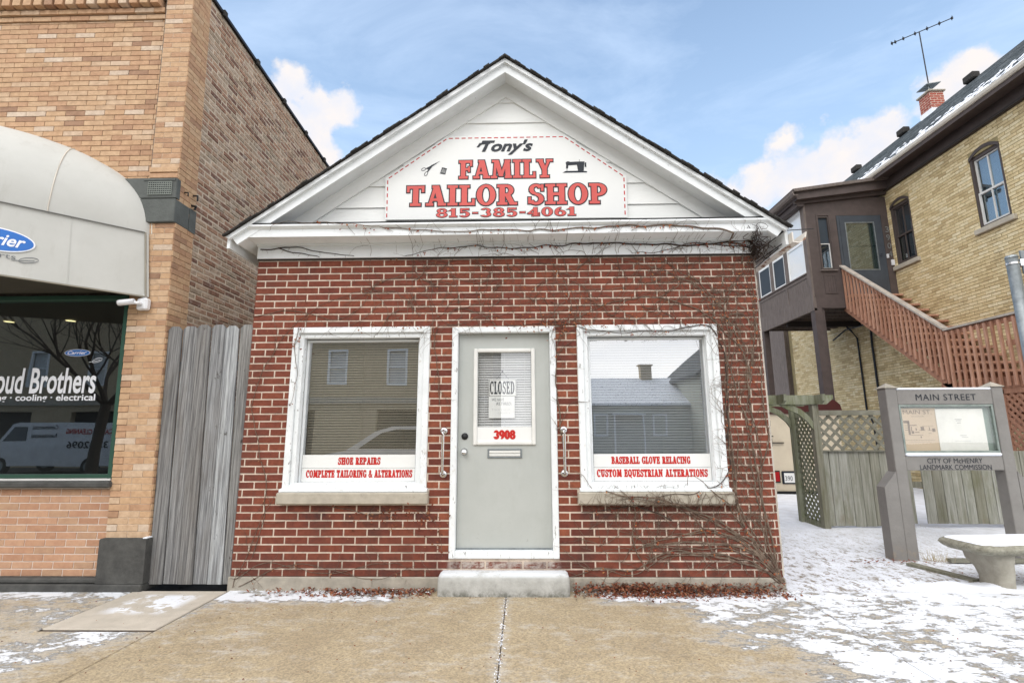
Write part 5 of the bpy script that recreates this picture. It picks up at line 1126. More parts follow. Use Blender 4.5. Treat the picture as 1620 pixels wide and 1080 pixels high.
for s, x in ((-1, AX), (1, 3.14)):
    MB().prism([(x+s*0, 1.30), (x+s*.08, 1.42), (x+s*.2, 1.53), (x+s*.36, 1.60), (x+s*.44, 1.66), (x+s*.3, 1.66), (x+s*.16, 1.60), (x+s*.05, 1.50), (x+s*0, 1.42)], 1, 2.47, 2.51).obj('brace', 'arbor_wood', ab)
    MB().prism([(x+s*0, 1.30), (x+s*.08, 1.42), (x+s*.2, 1.53), (x+s*.36, 1.60), (x+s*.44, 1.66), (x+s*.3, 1.66), (x+s*.16, 1.60), (x+s*.05, 1.50), (x+s*0, 1.42)], 1, 3.04, 3.08).obj('brace', 'arbor_wood', ab)
fc = thing('garden_fence', 'greenish weathered board fence with lattice top beside the arbor', 'fence', (5.6, 2.5, -.05))
for q in ((4.39, 6.9, 2.47, 2.54, 1.505, 1.575), (4.39, 6.9, 2.50, 2.53, 1.0, 1.02)): MB().box(*q).obj('rail', 'lattice_wood', fc)
for q in ((4.40, 7.3, 2.56, 2.60, .5, .58), (4.4, 7.3, 2.56, 2.60, .88, .96)): MB().box(*q).obj('rail', 'fence_green', fc)
lattice(fc, lambda u, v, d: (4.40+u, 2.50+d, 1.02+v), 2.5, .485, .152, .04, .008, 'lattice_wood')
x = 4.365; k = 0
while x < 7.6:
    w_ = random.uniform(.132, .146); x1 = x+w_
    if not (x < 5.67 < x1):
        zt = 1.0 if x < 6.9 else 1.0; bt = random.uniform(-.02, .0)+(.03 if x > 5.4 else 0)
        lnx = random.uniform(-.004, .004)
        MB().hexa([(x, 2.535, bt), (x1-.007, 2.535, bt), (x1-.007, 2.555, bt), (x, 2.555, bt), (x+lnx, 2.535, zt), (x1-.007+lnx, 2.535, zt), (x1-.007+lnx, 2.555, zt), (x+lnx, 2.555, zt)], random.uniform(.02, .98)).obj('board', 'fence_green', fc)
    x = x1; k += 1
for x in (5.42, 6.9): MB().box(x, x+.09, 2.6, 2.69, -.2, 1.5).obj('post', 'fence_green', fc)
tag(MB().box(5.62, 5.86, 2.85, 2.95, .02, .36, bev=.04).box(5.64, 5.84, 2.86, 2.94, .36, .4).obj('storage_bin', 'blue_tarp'), 'blue plastic bin glimpsed through the gap in the board fence', 'bin')

# ------------------------------------------------------------------ street information board
kb = thing('notice_board', 'grey wooden MAIN STREET notice board with glazed poster case', 'notice board', (5.1, 1.2, -.12))
KY, KD = 1.15, .14
def post(x0, x1, z1):
    p = MB().box(x0, x1, KY, KY+KD, -.14, z1, bev=.006).obj('post', 'kiosk_paint', kb)
    c = ((x0+x1)/2, KY+KD/2, z1+.065); e = .012
    MB().add([(x0-e, KY-e, z1), (x1+e, KY-e, z1), (x1+e, KY+KD+e, z1), (x0-e, KY+KD+e, z1), (x0-e, KY-e, z1+.008), (x1+e, KY-e, z1+.008), (x1+e, KY+KD+e, z1+.008), (x0-e, KY+KD+e, z1+.008), c],
             [(0, 3, 2, 1), (0, 1, 5, 4), (1, 2, 6, 5), (2, 3, 7, 6), (3, 0, 4, 7), (4, 5, 8), (5, 6, 8), (6, 7, 8), (7, 4, 8)]).obj('post_cap', 'concrete', p)
post(4.435, 4.563, 1.775); post(5.655, 5.785, 1.785)
MB().prism([(4.283, -.14), (4.431, -.14), (4.431, .825), (4.283, .655)], 1, KY+.002, KY+KD-.002).obj('buttress', 'kiosk_paint', kb)
MB().prism([(5.789, -.14), (5.94, -.14), (5.94, .655), (5.789, .825)], 1, KY+.002, KY+KD-.002).obj('buttress', 'kiosk_paint', kb)
MB().box(4.565, 5.653, KY+.005, KY+.085, 1.585, 1.755, bev=.004).obj('top_rail', 'kiosk_paint', kb)
MB().box(4.565, 5.653, KY+.0, KY+.10, 1.756, 1.778, bev=.006).obj('snow', 'snow', kb)
MB().box(4.565, 5.653, KY+.005, KY+.085, .838, .995, bev=.004).obj('bottom_rail', 'kiosk_paint', kb)
MB().box(4.57, 5.65, KY-.01, KY+.10, .996, 1.032, bev=.012).obj('snow', 'snow', kb)
case = link('poster_case', frame_mb(4.57, 5.648, 1.033, 1.583, .022, KY+.01, KY+.07).mesh('poster_case', mat('case_metal', (.3, .34, .31), (.2, .24, .22), 10, .6, metal=.3)), kb)
MB().box(4.59, 5.63, KY+.062, KY+.068, 1.05, 1.565).obj('backing', mat('case_back', (.25, .31, .27), None, 4, .8), case)
MB().box(4.592, 5.02, KY+.056, KY+.061, 1.055, 1.545).obj('poster', 'poster_tan', case)
MB().box(5.01, 5.555, KY+.050, KY+.0545, 1.056, 1.535).obj('poster', 'poster_white', case)
pw = text_mb('MAIN ST.', .048, .33, 4.64, 1.475, KY+.055, bold=.0)
z0 = 1.22
for a, b, c, d in ((4.63, 4.70, 1.37, 1.40), (4.675, 4.70, 1.24, 1.385), (4.70, 4.78, 1.34, 1.35), (4.71, 4.74, 1.25, 1.28), (4.75, 4.80, 1.26, 1.27), (4.82, 4.86, 1.29, 1.33), (4.80, 4.87, 1.285, 1.29), (4.90, 4.99, 1.285, 1.29), (4.95, 4.985, 1.27, 1.31), (4.805, 4.82, 1.2, 1.22), (4.90, 4.94, 1.25, 1.255), (4.68, 4.84, 1.23, 1.235), (4.73, 4.88, 1.445, 1.449), (4.84, 4.97, 1.335, 1.338), (4.63, 4.96, 1.175, 1.178), (4.66, 4.93, 1.155, 1.157), (4.71, 4.72, 1.28, 1.33), (4.76, 4.775, 1.285, 1.315), (4.915, 4.925, 1.29, 1.325), (4.64, 4.69, 1.29, 1.295), (4.64, 4.69, 1.315, 1.32), (4.64, 4.69, 1.34, 1.345)):
    pw.add([(a, KY+.0548, c), (b, KY+.0548, c), (b, KY+.0548, d), (a, KY+.0548, d)], [(0, 1, 2, 3)])
pw.obj('poster_print', 'poster_line', case)
pl = MB()
for a, b, c, d in ((5.22, 5.30, 1.41, 1.414), (5.23, 5.29, 1.395, 1.399), (5.24, 5.285, 1.37, 1.374), (5.25, 5.33, 1.225, 1.229), (5.27, 5.34, 1.205, 1.208), (5.19, 5.37, 1.165, 1.167)): pl.add([(a, KY+.0494, c), (b, KY+.0494, c), (b, KY+.0494, d), (a, KY+.0494, d)], [(0, 1, 2, 3)])
pl.obj('poster_print', 'grey_print', case)
MB().box(4.592, 5.626, KY+.022, KY+.026, 1.055, 1.561).obj('pane', 'glass_case', case)
text_mb('MAIN STREET', .072, .69, 4.775, 1.632, KY+.003, bold=.0, space=1.1).obj('lettering', 'ink', kb)
text_mb('CITY OF McHENRY', .056, .62, 4.80, .918, KY+.003, bold=.0).obj('lettering', 'ink', kb)
text_mb('LANDMARK COMMISSION', .056, .80, 4.71, .846, KY+.003, bold=.0).obj('lettering', 'ink', kb)
bt = MB()
for x, z in ((4.36, .58), (4.36, -.0), (4.5, .2)): lathe(bt, (x-.078 if x < 4.4 else x, KY+.07, z), [(0, .008), (.004, 0)])
# stone bench
bn = thing('stone_bench', 'mossy concrete bench with snow on its seat in front of the notice board', 'bench', (4.9, .3, -.12))
zt = .285
def slab_ring(x0, x1, y0, y1, z, ins): return None
v = []; n = 96
def superell(cx, cy, a, b, t, e=9): c, s = math.cos(t), math.sin(t); return (cx+a*abs(c)**(2/e)*(1 if c > 0 else -1), cy+b*abs(s)**(2/e)*(1 if s > 0 else -1))
prof = [(-.05, 0), (-.02, .02), (0, .045), (-.012, .072), (-.04, .085), (-.3, .087)]
ccx, ccy, hl, hd = 4.83, .17, .66, .27; yaw = R(4)
for ins, dz in prof:
    for k in range(n):
        px, py = superell(0, 0, hl+max(ins, -.2), hd+max(ins, -.2), 2*math.pi*k/n); nn = noise.noise(Vector((px*14, py*14, dz*40)))*.006
        qx, qy = px*(1+nn), py*(1+nn*2); v.append((ccx+qx*math.cos(yaw)-qy*math.sin(yaw), ccy+qx*math.sin(yaw)+qy*math.cos(yaw), zt-.087+dz+nn))
fs = [(i*n+k, i*n+(k+1) % n, (i+1)*n+(k+1) % n, (i+1)*n+k) for i in range(len(prof)-1) for k in range(n)]+[tuple(range(n))[::-1], tuple((len(prof)-1)*n+k for k in range(n))]
MB().add(v, fs).obj('seat', 'bench_stone', bn, smooth=True)
v = []; 
for ins, dz in ((-.045, 0), (-.055, .01), (-.09, .018), (-.2, .02)):
    for k in range(n):
        px, py = superell(0, 0, hl+ins, hd+ins, 2*math.pi*k/n); nn = noise.noise(Vector((px*9, py*9, 3)))*.05
        px *= 1+nn*.5; py *= 1+nn; v.append((ccx+px*math.cos(yaw)-py*math.sin(yaw), ccy+px*math.sin(yaw)+py*math.cos(yaw), zt-.002+dz+nn*.05))
MB().add(v, [(i*n+k, i*n+(k+1) % n, (i+1)*n+(k+1) % n, (i+1)*n+k) for i in range(3) for k in range(n)]+[tuple(3*n+k for k in range(n))]).obj('snow', 'snow', bn, smooth=True)
for lx in (4.50, 5.15):
    pf = [(0.0, .15, .15), (.04, .15, .155), (.12, .15, .155), (.19, .16, .18), (.26, .19, .22), (.32, .205, .235), (.37, .20, .23), (.40, .19, .22)]
    v = []; m_ = 16; fs = []
    for h_, a, b in pf:
        for k in range(m_): x, y = superell(0, 0, a*.78, b*.9, 2*math.pi*k/m_, 4); v.append((lx+x*.62+(.015 if h_ < .2 else -.01), .18+y-.015*math.sin(h_*16), -.165+h_))
    fs = [(i*m_+k, i*m_+(k+1) % m_, (i+1)*m_+(k+1) % m_, (i+1)*m_+k) for i in range(len(pf)-1) for k in range(m_)]
    MB().add(v, fs).obj('leg', 'bench_leg', bn, smooth=True)
# plank on the ground, dry grass
tag(MB().hexa([(4.25, .93, -.125), (4.40, .30, -.125), (4.50, .33, -.125), (4.34, .96, -.125), (4.25, .93, -.098), (4.40, .30, -.10), (4.50, .33, -.10), (4.34, .96, -.098)]).obj('plank', 'fence_green'), 'weathered grey edging plank lying in the snow by the bench', 'plank')
tag(MB().hexa([(4.8, 1.02, -.12), (6.9, .98, -.12), (6.9, 1.05, -.12), (4.8, 1.09, -.12), (4.8, 1.02, -.085), (6.9, .98, -.085), (6.9, 1.05, -.085), (4.8, 1.09, -.085)]).obj('plank', 'lattice_wood'), 'long low edging board running behind the stone bench', 'plank')
g = MB()
for k in range(110):
    cx, cy, r = ((4.68, 1.06, .08), (5.72, 2.45, .12), (4.72, 1.1, .05))[k % 3]; x = cx+random.gauss(0, r); y = cy+random.gauss(0, .03); h = random.uniform(.05, .16); a = random.uniform(-.08, .08)
    g.add([(x, y, -.12), (x+.004, y, -.12), (x+a, y+random.uniform(-.05, .05), -.12+h)], [(0, 1, 2)])
tag(g.obj('dry_grass', 'grass_dry', None, 'stuff'), 'tufts of dry grass poking through the snow by the posts', 'grass')
lf = MB()
def leaf(mb, x, y, z, s, spread=1.):
    a = random.uniform(0, 6.28); t = random.uniform(-.7, .7)*spread; u = random.uniform(-.5, .5)*spread
    d = Vector((math.cos(a), math.sin(a), t)).normalized()*s; p = Vector((-math.sin(a), math.cos(a), u)).normalized()*s*.45; c = Vector((x, y, z)); l = random.uniform(-.3, .5)*s
    mb.add([c-d, c+p+Vector((0, 0, l)), c+d, c-p], [(0, 1, 2), (0, 2, 3)], random.uniform(.02, .98))
for k in range(260):
    cx, cy, sx_, sy_ = random.choice(((4.35, 2.38, .12, .06), (4.9, 2.40, .3, .05), (4.9, .35, .25, .12), (4.3, 1.05, .2, .05), (3.9, 1.1, .35, .12)))
    leaf(lf, random.gauss(cx, sx_), random.gauss(cy, sy_), -.11, random.uniform(.008, .022), .4)
tag(lf.obj('fallen_leaves', 'leaf_litter', None, 'stuff'), 'brown leaves scattered on the snow by the arbor and bench', 'leaves')
# galvanised post at the right edge
gp = thing('metal_post', 'galvanised steel signpost with a clamp at the right edge', 'post', (6.5, 1.5, -.12))
MB().tube([(6.514, 1.5, -.14), (6.514, 1.5, 3.47)], .064, 20).obj('pole', 'steel', gp, smooth=True); MB().tube([(6.514, 1.5, 3.47), (6.514, 1.5, 3.50)], [.069, .06], 20).obj('cap', 'steel', gp)
MB().tube([(6.514, 1.5, 3.38), (6.514, 1.5, 3.405)], .069, 20).box(6.56, 6.63, 1.44, 1.52, 3.35, 3.44).obj('clamp', 'chrome', gp); MB().box(6.60, 6.95, 1.46, 1.48, 3.25, 3.56).obj('bracket_plate', 'steel', gp)

# ------------------------------------------------------------------ across the street (seen in the glass)
tb = thing('brick_building', 'tan two-storey brick building across the street mirrored in the left windows', 'building', (-15, -21, -.2))
BY = -19.5
twin = []
for k in range(9): twin.append((-27.5+k*3.0, -26.5+k*3.0, 3.6, 5.4))
slab_holes(MB(), -30, -1.3, -.3, 7.6, twin+[(-28, -24, 0, 2.4), (-22, -18, 0, 2.4), (-14, -10, 0, 2.4), (-7, -4, 0, 2.4)], BY-.3, BY).obj('wall', 'tan_brick_far', tb)
MB().box(-30, -1.3, BY-9, BY-.31, -.3, 7.4).obj('core', 'brown_dark', tb)
MB().box(-30.1, -1.2, BY-.1, BY+.15, 7.6, 7.8).box(-30, -1.3, BY, BY+.08, 2.7, 3.0).obj('cornice', 'limestone', tb)
for a, b, c, d in twin:
    w = frame_mb(a, b, c, d, .09, BY-.1, BY+.03).box(a+.09, b-.09, BY-.08, BY-.02, (c+d)/2-.03, (c+d)/2+.03).obj('window', 'paint_white', tb)
    MB().box(a+.09, b-.09, BY-.15, BY-.14, c, d).obj('pale_backing', 'blind', w)
fh = thing('far_house', 'pale house with snowy roof and chimney across the street mirrored in the right window', 'house', (7, -30, -.2))
MB().box(1.5, 13, -38, -30, -.3, 3.3).obj('wall', 'house_far', fh)
MB().prism([(-29.6, 3.2), (-34, 5.3), (-38.4, 3.2), (-38.4, 3.05), (-34, 5.1), (-29.6, 3.05)], 0, 1.1, 13.2).obj('roof', 'roof_snow', fh)
MB().box(9.2, 10.0, -34.3, -33.6, 4.8, 6.3).box(9.1, 10.1, -34.4, -33.5, 6.3, 6.4).obj('chimney', 'tan_brick_far', fh)
for x in (2.6, 5.0, 9.0): frame_mb(x, x+1, 1.0, 2.5, .12, -30.0, -29.95).obj('window', 'paint_white', fh)
MB().box(6.2, 8.4, -30, -29.3, 2.4, 2.5).box(6.3, 6.4, -29.5, -29.4, -.3, 2.4).box(8.2, 8.3, -29.5, -29.4, -.3, 2.4).obj('porch', 'paint_white', fh)
f2 = thing('gabled_house', 'taller grey gabled house across the street at the mirror edge of the right window', 'house', (15, -28, -.2))
MB().prism([(11.6, -.3), (19, -.3), (19, 5.0), (15.3, 8.2), (11.6, 5.0)], 1, -36, -27.5).obj('wall', 'house_far', f2)
MB().prism([(11.2, 4.9), (15.3, 8.45), (19.4, 4.9), (19.4, 4.7), (15.3, 8.2), (11.2, 4.7)], 1, -36.3, -27.1).obj('roof', 'shingle_grey', f2)
for x in (12.6, 14.6, 16.6):
    for z in (1, 3.6): frame_mb(x, x+1, z, z+1.4, .12, -27.5, -27.45).obj('window', 'paint_white', f2)
def vehicle(name, label, cat, x0, L_, y0, W_, prof_, gl, wheels, m='car_white'):
    t = thing(name, label, cat, (x0+L_/2, y0-W_/2, -.27))
    b = MB().prism(prof_, 1, y0-W_, y0, 0); b.obj('body', m, t)
    MB().prism(gl, 1, y0-W_-.005, y0+.005).obj('side_window', 'car_glass', t)
    for wx in wheels:
        for yy in (y0-.02, y0-W_-.01):
            w = MB().tube([(wx, yy-.18, .05), (wx, yy+.03, .05)], .33, 20).obj('wheel', 'rubber', t); MB().tube([(wx, yy-.1, .05), (wx, yy+.04, .05)], .2, 14).obj('rim', 'steel', w)
    return t
xo = -5.2
vehicle('parked_car', 'white car parked at the kerb behind the viewpoint, mirrored in the left window', 'car', xo, 4.6, -6.9, 1.8,
    [(xo, .1), (xo+.02, .55), (xo+.2, .72), (xo+1.2, .88), (xo+1.9, 1.32), (xo+2.3, 1.43), (xo+3.3, 1.44), (xo+4.2, 1.1), (xo+4.6, .9), (xo+4.6, .1)],
    [(xo+1.5, .92), (xo+2.05, 1.28), (xo+2.4, 1.36), (xo+3.2, 1.36), (xo+3.8, 1.08), (xo+3.8, .92)], (xo+.85, xo+3.7))
xv = -21.5
vn = vehicle('delivery_van', 'white carpet cleaning van across the street, mirrored in the left shop glass', 'van', xv, 5.6, -15.0, 1.9,
    [(xv+5.6, .05), (xv+5.6, 1.55), (xv+5.5, 1.75), (xv+1.5, 1.78), (xv+1.2, 1.7), (xv+.7, 1.0), (xv+.05, .8), (xv, .05)][::-1],
    [(xv+.85, 1.02), (xv+1.3, 1.6), (xv+1.9, 1.6), (xv+1.9, 1.02)], (xv+.9, xv+4.6))
def vtext(s, h, w, x, z):
    t = text_mb(s, h, w, 0, z, 0, bold=.02); t.v = [(x-vx, -14.985, vz) for vx, vy, vz in t.v]; return t
vtext('Commercial', .16, 1.0, xv+3.1, 1.5).obj('lettering', 'grey_print', vn); vtext('Residential', .16, 1.0, xv+3.1, 1.15).obj('lettering', 'grey_print', vn)
vtext('CARPET CLEANING', .2, 1.9, xv+5.4, 1.3).obj('lettering', 'red_deep', vn); vtext('332-2096', .26, 1.7, xv+5.3, .75).obj('lettering', 'ink', vn)
# bare street tree and a dark evergreen, both seen only as reflections
tr = thing('bare_tree', 'leafless street tree behind the viewpoint, mirrored in the left shop glass', 'tree', (-12.5, -10, -.2))
tm_ = MB(); rnd = random.Random(3)
def branch(p, d, r, L_, depth):
    pts = [p]; q = Vector(p); dd = Vector(d)
    for i in range(4):
        dd = (dd+Vector((rnd.uniform(-.2, .2), rnd.uniform(-.2, .2), rnd.uniform(-.05, .15)))).normalized(); q = q+dd*L_/4; pts.append(q.copy())
    tm_.tube(pts, [r*(1-.13*i) for i in range(5)], 5)
    if depth:
        for k in range(4 if depth > 2 else 3):
            b = pts[2+k % 3]; nd = (dd+Vector((rnd.uniform(-1, 1), rnd.uniform(-1, 1), rnd.uniform(-.2, .7)))).normalized(); branch(b, nd, r*.5, L_*.68, depth-1)
tk_ = tm_; tm_.tube([(-12.5, -10, -.3), (-12.5, -10, .8), (-12.4, -10.05, 2.2)], [.18, .15, .13], 8); tm_.obj('trunk', 'wood_bark', tr); tm_ = MB()
for a in range(5): branch(Vector((-12.4, -10.05, 2.1)), Vector((math.cos(a*1.26)*.8, math.sin(a*1.26)*.8, .8)), .07, 2.4, 4)
tm_.obj('branches', 'wood_bark', tr)
ev = thing('evergreen_shrub', 'dark evergreen behind the viewpoint, mirrored at the right of the shop glass', 'shrub', (-7.5, -8.3, -.2))
em = MB()
for k in range(5200):
    a = rnd.uniform(0, 6.28); h = rnd.random(); r = (1-h)**.6*.75*rnd.uniform(.55, 1.05); x, y, z = -8.6+r*math.cos(a), -9.6+r*math.sin(a), -.2+h*3.3
    s = rnd.uniform(.03, .07); d = Vector((rnd.uniform(-1, 1), rnd.uniform(-1, 1), rnd.uniform(-1, 1))).normalized()*s; e = d.cross(Vector((rnd.uniform(-1, 1), rnd.uniform(-1, 1), 1))).normalized()*s*.4
    c = Vector((x, y, z)); em.add([c-d, c+e, c+d, c-e], [(0, 1, 2, 3)])
em.obj('foliage', mat('evergreen', (.02, .035, .018), (.035, .055, .025), 9, .9), ev); MB().tube([(-8.6, -9.6, -.3), (-8.6, -9.6, 2.6)], .05, 6).obj('trunk', 'wood_bark', ev)

# ------------------------------------------------------------------ creeper and leaves
PATHS = dict(
a=[(2.481, -0.025), (2.297, 0.22), (2.032, 0.437), (1.644, 0.613), (1.188, 0.714), (0.783, 0.771)],
b=[(2.481, -0.025), (2.251, 0.339), (2.137, 0.668), (2.15, 1.179), (2.129, 1.651), (2.198, 2.139), (2.197, 2.517), (2.415, 2.904), (2.473, 3.002)],
c=[(2.481, -0.025), (2.397, 0.393), (2.352, 0.836), (2.335, 1.295), (2.347, 1.77), (2.451, 2.262), (2.46, 2.708), (2.455, 3.002)],
d=[(2.481, -0.025), (2.121, 0.134), (1.506, 0.219), (1.158, 0.058), (0.818, 0.068), (0.618, 0.003)],
e=[(2.481, -0.025), (2.189, 0.274), (1.858, 0.393), (1.513, 0.338), (1.165, 0.23)],
f=[(2.481, -0.025), (2.321, 0.177), (2.076, 0.274), (1.681, 0.295), (1.223, 0.24)],
g=[(2.091, 1.18), (2.12, 1.532), (2.127, 2.016), (1.995, 2.276), (1.627, 2.254), (1.258, 2.238), (0.891, 2.263), (0.581, 2.335), (0.272, 2.331), (-0.1, 2.322)],
h=[(2.324, 1.295), (2.198, 1.771), (2.018, 2.583), (1.662, 2.847), (1.169, 3.0)],
i=[(2.338, 2.014), (2.004, 2.392), (1.523, 2.589), (1.024, 2.529), (0.646, 2.341), (0.335, 2.313)],
j=[(1.523, 0.503), (1.252, 0.60), (0.954, 0.58), (0.72, 0.56)],
m=[(2.158, 1.651), (2.10, 1.18), (2.1, 0.95), (1.907, 0.76), (1.186, 0.70)],
n=[(2.377, 1.77), (2.136, 2.518), (1.666, 2.913), (1.295, 3.0)],
o=[(2.352, 0.836), (2.47, 1.178), (2.46, 1.649), (2.48, 2.137), (2.49, 2.578)],
q2=[(2.3, .22), (2.05, .62), (1.75, .9), (1.7, .8)],
t=[(0.559, 1.185), (0.516, 2.028), (0.682, 2.533), (0.471, 2.993)],
u=[(1.3, 0.05), (1.18, .3), (1.2, .62), (1.05, .80)],
v=[(1.9, .2), (1.75, .5), (1.45, .66), (1.3, .72)])
LEFT = dict(
k=[(-2.301, 0.172), (-2.231, 0.731), (-2.424, 1.556), (-2.279, 2.05), (-1.992, 2.43), (-1.622, 2.621), (-1.12, 2.813), (-0.614, 3.0)],
l=[(-2.49, 2.435), (-2.06, 2.495), (-1.609, 2.394), (-1.245, 2.748), (-0.864, 2.81), (-0.479, 2.609)],
p=[(-2.448, -0.03), (-2.179, 0.117), (-1.591, 0.037), (-1.131, 0.119), (-0.667, 0.038)],
p2=[(-2.47, -.08), (-2.3, .35), (-2.15, .7)], p3=[(-2.4, -.08), (-1.9, .1), (-1.2, -.02), (-.8, .1)],
q=[(-1.63, 0.613), (-1.15, 0.549), (-0.858, 0.596), (-0.619, 0.448), (-0.555, 0.174)],
r=[(-2.046, 2.322), (-2.05, 2.048), (-2.0, 1.798), (-2.06, 1.553)],
s=[(-0.603, 1.546), (-0.655, 2.037), (-0.73, 2.547), (-0.934, 3.0)])
TOP_A = [(2.388, 2.935), (2.372, 3.092), (2.142, 3.178), (1.846, 3.214), (1.247, 3.241), (0.643, 3.211), (0.036, 3.207), (-0.574, 3.215), (-1.189, 3.256), (-1.746, 3.29), (-2.244, 3.297)]
FRZ = dict(C=[(2.495, 3.0), (2.483, 3.123), (2.302, 3.15), (1.799, 3.12), (1.297, 3.14), (0.918, 3.145), (0.537, 3.13), (0.027, 3.11), (-0.356, 3.127), (-0.675, 3.107), (-0.992, 3.034)],
 E=[(-2.289, 3.131), (-2.089, 3.081), (-1.859, 3.035)], D=[(-2.47, 3.12), (-2.289, 3.131), (-2.097, 3.149), (-1.963, 3.123), (-1.766, 3.077), (-1.506, 3.04)], F=[(2.479, 3.077), (1.922, 3.127), (1.667, 3.067), (1.289, 3.035)])
vr = random.Random(11)
def wig(pts, y, step=.035, amp=.012):
    out = []; ph = vr.uniform(0, 99)
    for i in range(len(pts)-1):
        a, b = Vector(pts[i]), Vector(pts[i+1]); p0 = Vector(pts[max(0, i-1)]); p3 = Vector(pts[min(len(pts)-1, i+2)])
        n = max(2, int((b-a).length/step))
        for k in range(n):
            t = k/n; q = .5*((2*a)+(b-p0)*t+(2*p0-5*a+4*b-p3)*t*t+(3*a-p0-3*b+p3)*t**3)
            nx_ = noise.noise(Vector((q.x*6, q.y*6, ph)))*amp*2.2; nz_ = noise.noise(Vector((q.x*6, q.y*6, ph+50)))*amp*2.2
            out.append((q.x+nx_, y-.006-.006*abs(noise.noise(Vector((q.x*8, q.y*8, ph+9)))), q.y+nz_))
    out.append((pts[-1][0], y-.006, pts[-1][1])); return out
def surf_y(x, z):               # what the stem lies on
    if z > 3.248: return -.288
    if z > 3.172: return -.252
    if z > 3.03: return -.037
    for a, b, c, d in sills:
        if a < x < b and c-.01 < z < d: return -.078
    for a, b, c, d in WH+[DH]:
        if a < x < b and c < z < d: return -.024
    return -.012 if z < .0 else -.004
def snap(pts, dy=0): return [(x, min(y, surf_y(x, z)-.004+dy), z) for x, y, z in pts]
twig = MB(); lv = MB()
def walk(p, ang, L_, r, depth=0, drop=False):
    x, z = p; pts = []; n = max(3, int(L_/.022)); curl = vr.uniform(-1.2, 1.2)
    for k in range(n):
        pts.append((x, surf_y(x, z)-.004-.004*vr.random(), z)); ang += vr.gauss(0, .22)+curl*.022; x += .022*math.cos(ang); z += .022*math.sin(ang)
        if not (-2.5 < x < 2.52) or z > 3.3 or z < -.1: break
        if -.44 < x < .45 and .24 < z < 2.2: break
        if any((w[0]+.13 < x < w[1]-.13 and w[2]+.08 < z < w[3]-.13) for w in WH): break
        if depth and vr.random() < .07: walk((x, z), ang+vr.choice((-1, 1))*vr.uniform(.5, 1.3), L_*.4, r*.6, depth-1)
    if len(pts) > 2: twig.tube(pts, [r*(1-.7*i/len(pts)) for i in range(len(pts))], 3, cap=False)
    return pts
def hang(x, z, n, s=(.006, .014)):
    for k in range(n):
        X, Z = x+vr.gauss(0, .012), z-abs(vr.gauss(0, .02)); y = surf_y(X, Z)-vr.uniform(.006, .022); q = vr.uniform(*s); a = vr.uniform(0, 6.28)
        d = Vector((math.cos(a), vr.uniform(-.5, .5), math.sin(a)))*q; e = Vector((-math.sin(a), vr.uniform(-.5, .5), math.cos(a)))*q*.6; c = Vector((X, y, Z)); lv.add([c-d, c+e, c+d, c-e], [(0, 1, 2), (0, 2, 3)], vr.uniform(.02, .98))
iv = thing('creeper', 'leafless creeper climbing the right side of the red brick shop front', 'climbing plant', (2.5, -.03, -.12))
for k, pth in PATHS.items():
    pts = snap(wig(pth, 0)); r0 = .011 if k in 'abcdef' else .007
    MB().tube(pts, [r0*(1-.72*i/len(pts)) for i in range(len(pts))], 5).obj('stem', 'vine_bark' if k not in 'gjm' else 'vine_dark', iv)
    for q in range(2 if k in 'abcdef' else 0):
        pp = [(x+vr.uniform(-.05, .05)*(1 if i else .3), z+vr.uniform(-.05, .05)*(1 if i else .3)) for i, (x, z) in enumerate(pth)]
        pt2 = snap(wig(pp, -.004)); cut = pt2[:int(len(pt2)*vr.uniform(.5, 1))]; MB().tube(cut, [r0*.65*(1-.7*i/len(cut)) for i in range(len(cut))], 4).obj('stem', 'vine_bark', iv)
    for i in range(0, len(pts), 3):
        x, y, z = pts[i]; a0 = math.atan2(pts[min(i+1, len(pts)-1)][2]-z, pts[min(i+1, len(pts)-1)][0]-x) if i+1 < len(pts) else 2
        if vr.random() < .75: walk((x, z), a0+vr.choice((-1, 1))*vr.uniform(.3, 1.2), vr.uniform(.1, .7), vr.uniform(.002, .0036), 1)
        if vr.random() < .4: hang(x, z, vr.randint(1, 4))
for k in range(200):           # the dense weave near the right corner and below the right window
    x, z = (vr.uniform(2.1, 2.48), vr.uniform(0, 3.0)) if k % 3 else (vr.uniform(.75, 2.3), vr.uniform(.0, .62)); walk((x, z), vr.uniform(.6, 2.8), vr.uniform(.15, .7), vr.uniform(.0018, .0032), 1)
for k in range(44): x = vr.uniform(.75, 2.1); walk((x, .62), vr.uniform(.8, 2.4), vr.uniform(.08, .2), .0022)
for k in range(190): walk((vr.uniform(-1.2, 2.45)**1.0, vr.uniform(2.33, 3.0)), vr.uniform(0, 6.28), vr.uniform(.15, .9), vr.uniform(.002, .0034), 1)
for k in range(240): hang(vr.uniform(-.9, 2.45), vr.uniform(2.3, 3.0), 1)
# along the cornice and frieze
for nm, pth, m_, r0 in (('A', TOP_A, 'vine_bark', .0085), ('C', FRZ['C'], 'vine_dark', .0095), ('F', FRZ['F'], 'vine_dark', .006)):
    pts = snap(wig(pth, 0)); pts = [(x, min(y, -.256) if nm == 'A' and z > 3.14 else y, z) for x, y, z in pts]
    MB().tube(pts, [r0*(1-.75*i/len(pts)) for i in range(len(pts))], 5).obj('stem', m_, iv)
    for i in range(0, len(pts), 2):
        x, y, z = pts[i]
        if vr.random() < .6*(1 if x > -.5 else .45): walk((x, z), vr.uniform(-2.8, -.3) if vr.random() < .7 else vr.uniform(.2, 2.9), vr.uniform(.03, .22), .0026)
        if vr.random() < .6 and x > -1.8: hang(x, z, vr.randint(1, 4), (.007, .015))
